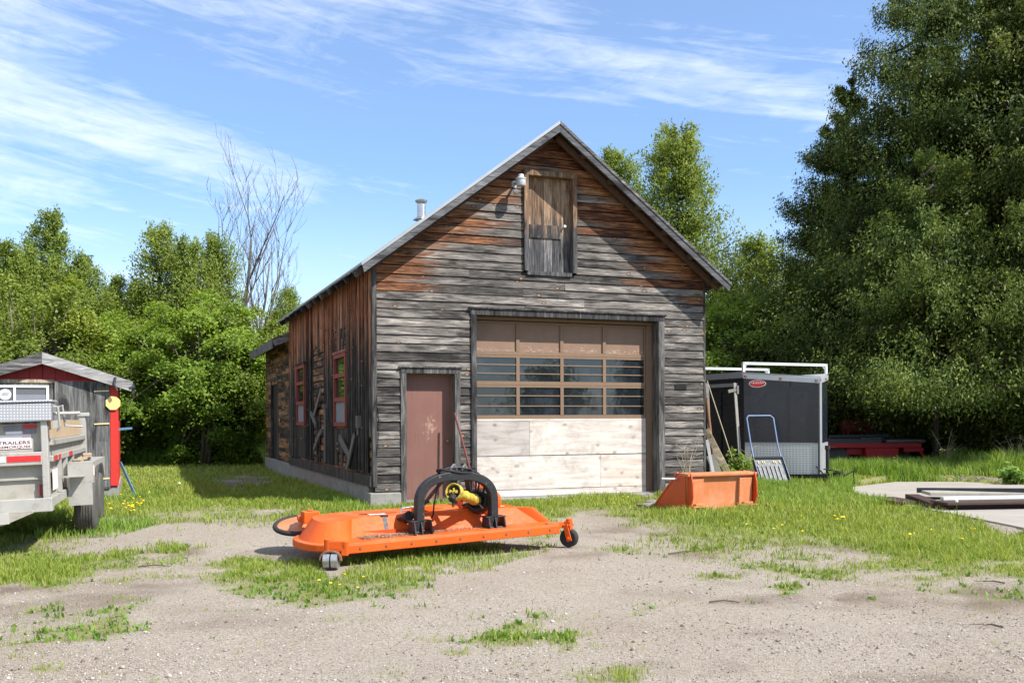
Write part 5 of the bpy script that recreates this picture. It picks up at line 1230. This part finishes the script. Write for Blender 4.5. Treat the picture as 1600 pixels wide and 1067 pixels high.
n = len(po); b.add([(x1 - .02, y, z) for (y, z) in po] + [(x1 - .008, y, z) for (y, z) in po], [tuple(range(n)), tuple(reversed(range(n, 2 * n)))] + [(i, (i + 1) % n, n + (i + 1) % n, n + i) for i in range(n)])
md = b.build('mudguard', 'galvanised', dt)
b = B(); b.box(.0, .22, y0 - .16, y0, .70, .712); b.bar((.05, y0 - .02, .55), (.05, y0 - .15, .70), .03, .03); b.build('step_plate', 'galvanised', dt)
b = B(); b.prism([(.355 - .004, 0), ], 0, 0) if False else None
b = B(); b.box(.308, .312, y0 + .05, y0 + .16, .70, .82); b.build('round_reflector', 'sticker_pink', md)
for k in range(3):
    b = MB(); b.box(-.25, .25, -.05, .05, 0, .022); o = b.build('timber_offcut', 'pale_board'); p = dt.matrix_basis @ (T @ Vector((.15 + .02 * k, 1.8 + .12 * k, .866 + .024 * k))); o.location = p; o.rotation_euler = (0, R(-1.8), R(19 + 80 + 8 * k))
    tag(o, ('lowest yellowish wood offcut on the trailer mudguard', 'middle wood offcut of three stacked on the trailer mudguard', 'topmost wood offcut stacked on the trailer mudguard')[k], 'wood offcut', 'wood offcuts on the trailer mudguard')
# ------------------------------------------------------------------ trees
def leaves_mesh(name, pos, size, m, nrm=None, aspect=1.7, rnd=None, flat=.4, hang=None):
    """many small pointed leaf faces; nrm: mean outward direction per leaf"""
    n = len(pos); d = rng.normal(0, 1, (n, 3)); 
    if nrm is not None: d = d * flat + nrm
    d /= np.linalg.norm(d, axis=1)[:, None] + 1e-9
    t = rng.normal(0, 1, (n, 3)) if hang is None else hang + rng.normal(0, .45, (n, 3)); t -= d * np.sum(t * d, 1)[:, None]; t /= np.linalg.norm(t, axis=1)[:, None] + 1e-9
    q = np.cross(d, t); L = (size * rng.uniform(.6, 1.4, n))[:, None] if np.ndim(size) == 0 else (size * rng.uniform(.6, 1.4, n))[:, None]
    co = np.empty((n, 4, 3), np.float32)
    co[:, 0] = pos - t * L * .5; co[:, 1] = pos + q * L * .5 / aspect + d * L * .06; co[:, 2] = pos + t * L * .5; co[:, 3] = pos - q * L * .5 / aspect + d * L * .06
    me = bpy.data.meshes.new(name); fast_mesh(me, co.reshape(-1, 3), np.arange(n * 4).reshape(n, 4))
    r = np.clip(rng.normal(.45, .2, n) if rnd is None else rnd + rng.normal(0, .13, n), 0, 1)
    a = me.attributes.new('rnd', 'FLOAT', 'FACE'); a.data.foreach_set('value', r.astype(np.float32)); me.materials.append(MATS[m]); return me
def trunk_mesh(name, limbs, m='bark'):
    b = MB()
    for pts, rs in limbs: b.tube(pts, rs, 7)
    me = bpy.data.meshes.new(name); me.from_pydata([tuple(v) for v in b.v], [], b.f); me.materials.append(MATS[m])
    me.polygons.foreach_set('use_smooth', [True] * len(me.polygons)); return me
def cone_tree(h, r, nb, per, size, m, z0=.06, droop=.25, spread=.5, shape=.8, trunk_r=.16, gap=0.0, seed=0, top_thin=1.0, sig=.13, asp=1.9, lob_=1.25, hang=None):
    """evergreen with sprays on radiating branches: uneven outline, holes, drooping or upswept tips"""
    rs_ = np.random.default_rng(seed); P, N, RN, HG = [], [], [], []; limbs = [([(0, 0, 0), (.05, .02, h * .35), (0, .05, h * .62), (0, 0, h * .84)], [trunk_r, trunk_r * .7, trunk_r * .22, .008])]
    lobes = [(rs_.uniform(0, 6.28), rs_.uniform(.15, .85), rs_.uniform(.2, .6)) for _ in range(11)]
    for k in range(nb):
        f = z0 + (1 - z0) * (1 - (1 - rs_.uniform(0, 1)) ** .72) * .985
        a = rs_.uniform(0, 6.28); prof = (1 - f) ** shape * min(1, .55 + (f - z0) / .22) 
        lob = 1 + lob_ * sum(amp * math.exp(-((f - ff) / .10) ** 2) * max(0, math.cos(a - aa)) for (aa, ff, amp) in lobes) - .12
        Lb = r * prof * lob * rs_.uniform(.62, 1.18) + .12
        zb = h * f; d0 = Vector((math.cos(a), math.sin(a), 0))
        def bp(t): return np.array((d0.x * Lb * t, d0.y * Lb * t, zb - droop * Lb * math.sin(t * 2.2) * .8 + spread * Lb * t * t * .5))
        if Lb > .8 and rs_.random() < .35: limbs.append(([bp(t) for t in (0, .35, .7, .95)], [.035 + trunk_r * .12 * Lb / r, .03, .018, .006]))
        nc = max(3, int(3 + Lb * 3.2)); n = int(per * (.45 + .55 * Lb / r))
        tt = np.clip(1 - np.abs(rs_.normal(0, .30, n)), .12, 1.06); ci = rs_.integers(0, nc, n); ts = (rs_.uniform(.25, 1.05, nc)); tt = np.where(rs_.random(n) < .7, ts[ci], tt)
        base = np.array([bp(t) for t in tt]); s = sig * (.6 + Lb * .25)
        off = rs_.normal(0, 1, (n, 3)) * np.array([s, s, s * .75]) if hang is None else rs_.normal(0, 1, (n, 3)) * np.array([s * .8, s * .8, s * .9]); off[:, 2] -= np.abs(rs_.normal(0, s * (.6 if hang is None else 1.9), n)); lat = rs_.normal(0, .16 * Lb + .05, nc)[ci]
        base[:, 0] += -d0.y * lat * tt; base[:, 1] += d0.x * lat * tt
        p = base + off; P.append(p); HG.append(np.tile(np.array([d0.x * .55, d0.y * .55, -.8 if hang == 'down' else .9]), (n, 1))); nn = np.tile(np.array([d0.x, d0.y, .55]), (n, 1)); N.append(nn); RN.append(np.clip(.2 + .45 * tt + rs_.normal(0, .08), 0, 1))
    P = np.concatenate(P); N = np.concatenate(N); RN = np.concatenate(RN); P[:, 2] = np.maximum(P[:, 2], .15)
    return leaves_mesh('crown', P, size, m, N, asp, RN, .95, None if hang is None else np.concatenate(HG)), trunk_mesh('trunk', limbs, 'bark_dark')
def leafy_tree(h, rx, ncl, per, size, m, z0=.28, trunk_r=.12, seed=0, lean=0, sq=1.0, stems=1, sig=.30):
    """broad-leaved tree: leaf clumps on limbs, layered, with gaps"""
    rs_ = np.random.default_rng(seed); P, N, RN = [], [], []; limbs = []; zc = h * (z0 + (1 - z0) * .5); rz = h * (1 - z0) * .5
    for s in range(stems):
        ox = rs_.uniform(-.35, .35) * (stems > 1); limbs.append(([(ox, 0, 0), (ox * 1.6 + .06, .03, h * .3), (ox * 2.2 + lean * .5, 0, h * .6), (ox * 2.6 + lean, 0, h * .86)], [trunk_r, trunk_r * .8, trunk_r * .5, .015]))
    for k in range(ncl):
        d = rs_.normal(0, 1, 3); d /= np.linalg.norm(d); rad = rs_.uniform(.15, 1.0) ** .5 * rs_.uniform(.62, 1.38)
        sh = 1 - .35 * max(0, d[2]) * sq * rad
        c = np.array([d[0] * rx * rad * sh + lean * .5, d[1] * rx * rad * sh, zc + d[2] * rz * rad])
        if c[2] < h * z0 * .6: continue
        if rs_.random() < .75:
            t0 = rs_.uniform(.25, .7); q = np.array([lean * t0 * .6, 0, h * t0]); mid = (q + c) / 2 + np.array([0, 0, -.12]); limbs.append(([q, mid, c], [trunk_r * .45, trunk_r * .28, .008]))
        n = int(per * rs_.uniform(.5, 1.5)); s = sig * rs_.uniform(.6, 1.3)
        off = rs_.normal(0, 1, (n, 3)) * np.array([s, s, s * .45]); off[:, 2] -= .25 * (off[:, 0] ** 2 + off[:, 1] ** 2) / s
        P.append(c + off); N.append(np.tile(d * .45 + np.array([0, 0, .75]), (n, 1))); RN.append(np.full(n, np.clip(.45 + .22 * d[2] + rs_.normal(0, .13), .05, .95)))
    P = np.concatenate(P); N = np.concatenate(N); RN = np.concatenate(RN)
    return leaves_mesh('crown', P, size, m, N, 1.4, RN, .6), trunk_mesh('trunk', limbs)
def tree(name, proto, x, y, rz, sc, label, cat='tree', group=None, hz=1.0):
    cr, tr = proto; t = thing(name, label, cat, (x, y, -.03), rz, group); t.scale = (sc, sc, sc * hz)
    for nm, me in (('crown', cr), ('trunk', tr)):
        o = bpy.data.objects.new(nm, me); COL.objects.link(o); o.parent = t
    return t
def ux(u, Y): return (u - 800) / 1500 * Y

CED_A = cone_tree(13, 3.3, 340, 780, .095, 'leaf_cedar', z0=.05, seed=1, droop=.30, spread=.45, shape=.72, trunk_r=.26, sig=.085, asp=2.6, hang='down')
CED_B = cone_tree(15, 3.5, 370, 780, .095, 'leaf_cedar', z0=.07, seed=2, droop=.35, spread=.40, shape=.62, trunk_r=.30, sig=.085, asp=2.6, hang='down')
CED_L = cone_tree(8.6, 2.6, 110, 560, .085, 'leaf_cedar_sunlit', z0=.30, seed=3, droop=.45, spread=.25, shape=.55, trunk_r=.07, sig=.09, asp=2.6, hang='down')  # crown for the sunlit boughs, brightened through its leaf colour
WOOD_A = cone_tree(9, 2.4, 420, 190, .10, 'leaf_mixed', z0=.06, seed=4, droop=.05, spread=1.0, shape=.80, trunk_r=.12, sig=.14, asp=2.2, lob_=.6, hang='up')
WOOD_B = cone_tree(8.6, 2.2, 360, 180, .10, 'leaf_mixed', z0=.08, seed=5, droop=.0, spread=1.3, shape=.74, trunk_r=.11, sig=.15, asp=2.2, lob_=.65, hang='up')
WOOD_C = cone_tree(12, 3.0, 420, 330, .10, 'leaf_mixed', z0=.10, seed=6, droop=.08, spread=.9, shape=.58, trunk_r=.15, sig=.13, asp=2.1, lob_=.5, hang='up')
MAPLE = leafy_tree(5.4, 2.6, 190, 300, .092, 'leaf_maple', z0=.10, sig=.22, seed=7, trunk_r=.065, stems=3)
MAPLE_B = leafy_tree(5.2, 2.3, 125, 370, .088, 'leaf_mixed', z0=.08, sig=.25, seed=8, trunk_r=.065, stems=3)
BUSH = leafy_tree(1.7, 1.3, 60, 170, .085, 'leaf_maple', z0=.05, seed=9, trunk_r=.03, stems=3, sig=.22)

# the wood at the left
tree('wood_tree', WOOD_A, ux(82, 33), 33, .3, .98, 'tall pointed tree rising highest behind the small red shed')
tree('wood_tree', WOOD_B, ux(252, 34), 34, 2.2, 1.0, 'slender dark green tree with loose top between shed and bare tree')
tree('wood_tree', WOOD_B, ux(338, 34.5), 34.5, 4.1, .97, 'bushy-topped dark green tree directly left of the bare tree')
tree('wood_tree', WOOD_A, ux(185, 34), 34, 1.0, .74, 'shorter tree filling the dip behind the shed roof')
tree('wood_tree', WOOD_A, ux(12, 31), 31, 5.0, .82, 'broad green tree above the shed roof at the picture edge')
tree('wood_tree', WOOD_B, ux(452, 36), 36, .6, .76, 'small green tree right of the bare tree, beside the barn roof')
tree('maple_tree', MAPLE, ux(310, 29.5), 29.5, .4, 1.0, 'bright yellow-green maple in front of the wood beside the barn')
tree('maple_tree', MAPLE, ux(180, 30.5), 30.5, 2.6, .90, 'bright yellow-green maple just right of the red shed roof')
tree('maple_tree', MAPLE_B, ux(400, 31), 31, 1.4, .92, 'mid-green leafy tree next to the rear extension of the barn')
tree('maple_tree', MAPLE_B, ux(70, 28), 28, 3.3, 1.05, 'leafy green tree directly above the ridge of the red shed')
for i, (u, Y, sc, pr) in enumerate(((-90, 30, 1.0, WOOD_B), (-200, 29, 1.0, WOOD_A), (-150, 36, 1.05, WOOD_B), (30, 40, .80, WOOD_B), (130, 40, .74, WOOD_A), (215, 41, .85, WOOD_B), (295, 41, .85, WOOD_A), (375, 40, .70, WOOD_B), (430, 42, .70, WOOD_A), (500, 40, .62, WOOD_B), (-320, 30, 1.0, WOOD_A))):
    tree('wood_tree', pr, ux(u, Y), Y, i * 1.7, sc, 'green tree deep inside the wood left of the barn', 'tree', 'trees deep in the wood left of the barn')
for i, (u, Y, sc) in enumerate(((210, 31.5, .9), (255, 32.2, 1.0), (335, 32.5, 1.1), (385, 31.5, .9), (425, 30, .75), (150, 31, 1.0), (290, 33, 1.2), (-40, 27, 1.0), (30, 29, 1.0), (185, 30.2, .7), (240, 30.8, .6), (320, 30.6, .75), (365, 30.2, .6))):
    tree('understorey_bush', BUSH, ux(u, Y), Y, i * 1.1, sc, 'low leafy bush at the foot of the wood left of the barn', 'bush', 'bushes at the foot of the wood')
tree('maple_tree', MAPLE, ux(235, 31), 31, 4.4, .96, 'bright yellow-green maple in the middle of the gap between shed and barn')
tree('wood_tree', WOOD_B, ux(295, 33.5), 33.5, 5.2, .93, 'narrow dark green tree standing between the two dark tops left of the bare tree')
tree('wood_tree', WOOD_A, ux(130, 32.5), 32.5, 3.9, .80, 'pointed green tree just right of the tallest tree behind the shed')
tree('wood_tree', WOOD_B, ux(40, 32), 32, 1.9, .86, 'green tree just left of the tallest tree behind the shed')
# bare tree: slender forking limbs
def bare(h, seed):
    rs_ = np.random.default_rng(seed); limbs = []
    def grow(p, d, L, r, lev):
        pts = [p]; rs = [r]; n = 5
        for i in range(n):
            d = d + Vector(rs_.normal(0, .07 + .02 * lev, 3)); d.z += .05 + .02 * lev; d.normalize(); p = p + d * L / n; pts.append(p); rs.append(max(.006, r * (1 - .75 * (i + 1) / n)))
        limbs.append((pts, rs))
        if lev >= 4 or L < .35: return
        for k in range((5, 9, 5, 4)[min(lev, 3)]):
            i = int(rs_.integers(1, n + 1)); a = rs_.uniform(0, 6.28); sd = Vector((math.cos(a), math.sin(a), .25)); dd = (pts[i] - pts[i - 1]).normalized()
            grow(pts[i], (dd * 1.0 + sd * rs_.uniform(.3, .55)).normalized(), L * rs_.uniform(.28, .52), max(.006, rs[i] * .55), lev + 1)
    for (dx_, L, r) in ((-.24, .72, .12), (-.04, .86, .17), (.07, .78, .13), (.22, .74, .11)):
        grow(Vector((dx_ * 1.5, 0, 0)), Vector((dx_ * .75, rs_.uniform(-.1, .1), 1)).normalized(), h * L, r, 1)
    return limbs
bt = thing('bare_tree', 'tall leafless tree with thin grey branches left of the barn roof', 'tree', (ux(362, 37), 37, -.03), .4); bt.scale = (.86, .86, .76)
bl = bare(13.2, 12)
for nm, sub in (('trunk', bl[:1] + [l for l in bl[1:] if l[1][0] > .06]), ('branches', [l for l in bl[1:] if l[1][0] <= .06])):
    o = bpy.data.objects.new(nm, trunk_mesh(nm, sub, 'bark_pale')); COL.objects.link(o); o.parent = bt
# right of the barn
tree('wood_tree', WOOD_C, ux(956, 38), 38, .2, 1.03, 'slim green tree top showing just right of the barn ridge', hz=1.0)
tree('wood_tree', WOOD_C, ux(1062, 33), 33, 1.9, .985, 'tall green conical tree behind the right slope of the barn roof')
tree('wood_tree', WOOD_B, ux(1182, 36), 36, 3.0, 1.35, 'paler thin-leaved tree between the conical tree and the big cedars', hz=.73)
tree('maple_tree', MAPLE, ux(1130, 28.5), 28.5, .9, .95, 'leafy green tree rising behind the black cargo trailer')
tree('maple_tree', MAPLE, ux(1215, 30.5), 30.5, 2.9, 1.0, 'leafy green tree behind the right end of the trailer roof rack')
for i, (u, Y, sc, pr) in enumerate(((1010, 40, .8, WOOD_A), (1130, 40, .8, WOOD_B), (1240, 38, .85, WOOD_A), (1080, 34, .62, WOOD_A), (1300, 36, 1.1, WOOD_A), (1420, 35, 1.2, WOOD_B), (1540, 34, 1.2, WOOD_A), (1680, 33, 1.2, WOOD_B), (1850, 32, 1.2, WOOD_A))):
    tree('wood_tree', pr, ux(u, Y), Y, i * 1.3 + .5, sc, 'green tree deep in the wood behind the barn and trailers', 'tree', 'trees deep in the wood right of the barn')
tree('cedar_tree', CED_A, ux(1325, 28), 28, .5, .88, 'dark cedar standing nearest to the black trailer')
tree('cedar_tree', CED_B, ux(1440, 26.5), 26.5, 2.0, .98, 'very tall dark cedar behind the red implement')
tree('cedar_tree', CED_A, ux(1590, 24.5), 24.5, 3.9, 1.08, 'huge dark cedar at the right edge above the board pile')
tree('cedar_tree', CED_B, ux(1720, 24), 24, 5.5, 1.0, 'tall dark cedar just beyond the right picture edge')
tree('cedar_tree', CED_B, ux(1520, 30), 30, 1.2, 1.1, 'tall cedar standing back between the two biggest cedars')
tree('cedar_tree', CED_L, ux(1462, 23.2), 23.2, 4.4, 1.0, 'sunlit boughs of the big cedar as a small tree, sun put into the leaf colour')
tree('cedar_tree', CED_L, ux(1640, 22), 22, 2.3, 1.0, 'smaller cedar at the right edge of the picture, leaves coloured paler as if sunlit')
# the hedge of trees opposite the barn, mirrored in its panes
for i, (x, y, sc, pr) in enumerate(((24, -16, .75, WOOD_A), (29, -12, .9, MAPLE), (33.5, -9, .8, WOOD_A), (37, -3, 1.0, MAPLE_B), (20, -21, 1.0, MAPLE_B))):
    tree('wood_tree', pr, x, y, i, sc, 'tree across the yard mirrored in the garage door panes', 'tree', 'trees across the yard')

# ------------------------------------------------------------------ small plants
def weed(name, label, x, y, h, n, m, cat, leafsize=.05, grp=None, spread=.18):
    t = thing(name, label, cat, (x, y, 0), 0, grp); b = MB(); P = []
    for k in range(n):
        a = random.uniform(0, 6.28); l = random.uniform(.3, 1) * spread; hh = h * random.uniform(.6, 1); b.tube([(0, 0, 0), (l * .4 * math.cos(a), l * .4 * math.sin(a), hh * .55), (l * math.cos(a), l * math.sin(a), hh)], [.008, .006, .003], 5)
        for j in range(26): f = random.uniform(.45, 1.02); P.append((l * f * math.cos(a) + random.gauss(0, .06), l * f * math.sin(a) + random.gauss(0, .06), hh * f + random.gauss(0, .04)))
    b.build('stem', 'dry_stem' if m is None else 'twig', t)
    if m:
        me = leaves_mesh('foliage', np.array(P), leafsize, m, np.tile(np.array([0, -.3, .8]), (len(P), 1)), 1.5); o = bpy.data.objects.new('foliage', me); COL.objects.link(o); o.parent = t
    return t
weed('leafy_weed', 'leafy green sapling growing between the leaning pole and black trailer', 4.28, 17.9, .78, 9, 'leaf_maple', 'weed', .085, spread=.3)
weed('leafy_weed', 'small green weed beside the planks at the barn corner', 3.93, 17.25, .62, 5, 'leaf_maple', 'weed', .06)
weed('leafy_weed', 'broad-leaved weed growing at the back edge of the concrete pad', 9.9, 18.9, .35, 9, 'leaf_weed', 'weed', .12, spread=.35)
weed('leafy_weed', 'pale broad-leaved weed in the tall grass near the implement', 8.4, 21.2, .5, 7, 'leaf_weed', 'weed', .10, spread=.25)
def drystems(label, x, y, h, n, spread):
    t = thing('dry_weed', label, 'dry weed', (x, y, 0)); b = MB()
    for k in range(n):
        a = random.uniform(0, 6.28); l = random.uniform(.2, 1) * spread; hh = h * random.uniform(.55, 1)
        b.tube([(0, 0, 0), (l * .3 * math.cos(a), l * .3 * math.sin(a), hh * .6), (l * math.cos(a), l * math.sin(a), hh)], [.006, .005, .003], 5)
        for j in range(4): f = random.uniform(.5, 1); p = Vector((l * f * math.cos(a), l * f * math.sin(a), hh * f)); b.tube([p, p + Vector((random.gauss(0, .10), random.gauss(0, .10), random.uniform(.0, .14)))], [.003, .002], 4)
    b.build('stem', 'dry_stem', t)
drystems('dry pale weed stalks standing against the siding right of the garage door', 3.02, 16.55, 1.15, 7, .28)
drystems('clump of dry stalks in the tall grass below the big cedar', 11.3, 21.5, 1.0, 14, .5)
drystems('leaning dry stalks beside the red implement under the cedars', 10.3, 22.8, 1.2, 9, .6)
drystems('brown dry stalks near the right edge behind the pad', 12.2, 20.4, .9, 12, .45)
drystems('thin dry stalks at the front of the black trailer', 4.5, 18.35, .9, 6, .25)

# dandelions: flower heads on short stalks, one thing each
def dandelion_proto():
    t = thing('dandelion', 'yellow dandelion in the grass', 'flower', (0, 0, 0), 0, 'dandelions')
    b = MB(); b.tube([(0, 0, 0), (.006, 0, .06), (.004, .004, .11)], .003, 5); b.build('stalk', 'leaf_weed', t)
    b = MB(); b.lathe([(.0, .006), (.006, .017), (.013, .021), (.018, .014), (.021, .003)], (.004, .004, .108), (0, -.25, 1), 10); b.build('flower_head', 'dandelion', t, smooth=True); return t
dp = dandelion_proto(); first = True
CL = [((200, 800, 38, 14), 26, 'yellow dandelion in the clump beside the grey trailer wheel', 'dandelions beside the trailer wheel', 1.35), ((230, 770, 50, 8), 8, 'yellow dandelion in the grass near the red shed', 'dandelions near the red shed', 1.2),
      ((1310, 822, 12, 4), 5, 'yellow dandelion in the tight cluster on the lawn right of the bucket', 'dandelion cluster on the right lawn', 1.2), ((1440, 845, 160, 16), 5, 'yellow dandelion scattered on the lawn below the board pile', 'dandelions scattered on the right lawn', 1.0),
      ((1170, 830, 90, 12), 6, 'yellow dandelion in the short grass in front of the bucket', 'dandelions in front of the bucket', 1.0), ((530, 915, 110, 14), 6, 'yellow dandelion in the turf in front of the orange mower', 'dandelions in front of the mower', .9),
      ((960, 790, 40, 8), 5, 'yellow dandelion below the garage door', 'dandelions below the garage door', 1.1)]
for (u, v, su, sv), n, lab, grp, sc in CL:
    for k in range(n):
        x, y = gp(u + random.gauss(0, su * .5), v + random.gauss(0, sv * .5)); t = dp if first else copy_tree(dp); first = False
        t.location = (x, y, float(ground_z(np.array([x]), np.array([y]))[0]) + .0); s = sc * random.uniform(.7, 1.1); t.scale = (s * .75, s * .75, s * .8); t.rotation_euler = (random.gauss(0, .1), random.gauss(0, .1), random.uniform(0, 6)); t['label'] = lab; t['group'] = grp
for (u, v, lab) in ((1494, 820, 'white dandelion seed head standing on the lawn below the board pile'), (280, 778, 'white dandelion seed head in the shade edge left of the barn')):
    x, y = gp(u, v); t = thing('seed_head', lab, 'flower', (x, y, 0)); b = MB(); b.tube([(0, 0, 0), (.01, 0, .12), (.0, 0, .26)], .004, 5); b.build('stalk', 'leaf_weed', t)
    b = MB(); b.lathe([(-.02, .004), (-.014, .016), (0, .021), (.014, .016), (.02, .004)], (0, 0, .28), (0, 0, 1), 10); b.build('seed_ball', 'seed_head', t)
# fallen twigs, stones by the barn
for (u, v, L, a, lab) in ((1070, 864, .42, .5, 'longest forked twig lying on the gravel right of the mower'), (1130, 938, .22, 0, 'short straight twig lying alone in the middle of the gravel'), (1552, 910, .16, 2.6, 'thin twig lying on the gravel near the right edge'), (1550, 978, .12, 2.5, 'dark twig lying on the gravel in the lower right corner'), (240, 878, .3, .1, 'thin twig lying on the gravel below the grey trailer')):
    x, y = gp(u, v); t = MB(); d = Vector((math.cos(a), math.sin(a), 0)); t.tube([d * -L / 2 + Vector((0, 0, .012)), Vector((0, .02, .02)), d * L / 2 + Vector((0, 0, .010))], [.007, .006, .003], 6); t.tube([d * .05 + Vector((0, .01, .018)), d * .14 + Vector((-.03, -.05, .015))], [.004, .002], 5)
    o = t.build('fallen_twig', 'twig'); o.location = (x, y, float(ground_z(np.array([x]), np.array([y]))[0])); tag(o, lab, 'twig')
def rock(x, y, s, lab, cat='stone', name='flat_stone'):
    me = bpy.data.meshes.new(name); bm = bmesh.new(); bmesh.ops.create_icosphere(bm, subdivisions=2, radius=1)
    for v in bm.verts: k = 1 + random.uniform(-.18, .18); v.co = Vector((v.co.x * s[0] * k, v.co.y * s[1] * k, v.co.z * s[2] * k))
    bm.to_mesh(me); bm.free(); o = link(name, me, 'stone'); o.location = (x, y, s[2] * .4); tag(o, lab, cat)
rock(2.05, 14.7, (.16, .10, .05), 'flat grey stone nearest the left side of the bucket'); rock(2.2, 15.1, (.14, .10, .06), 'rounded grey stone between the bucket and garage door'); rock(2.62, 15.4, (.16, .10, .08), 'largest grey stone behind the bucket at the wall foot')
rock(3.1, 15.95, (.12, .10, .06), 'small grey stone tight against the wall right of the garage door')
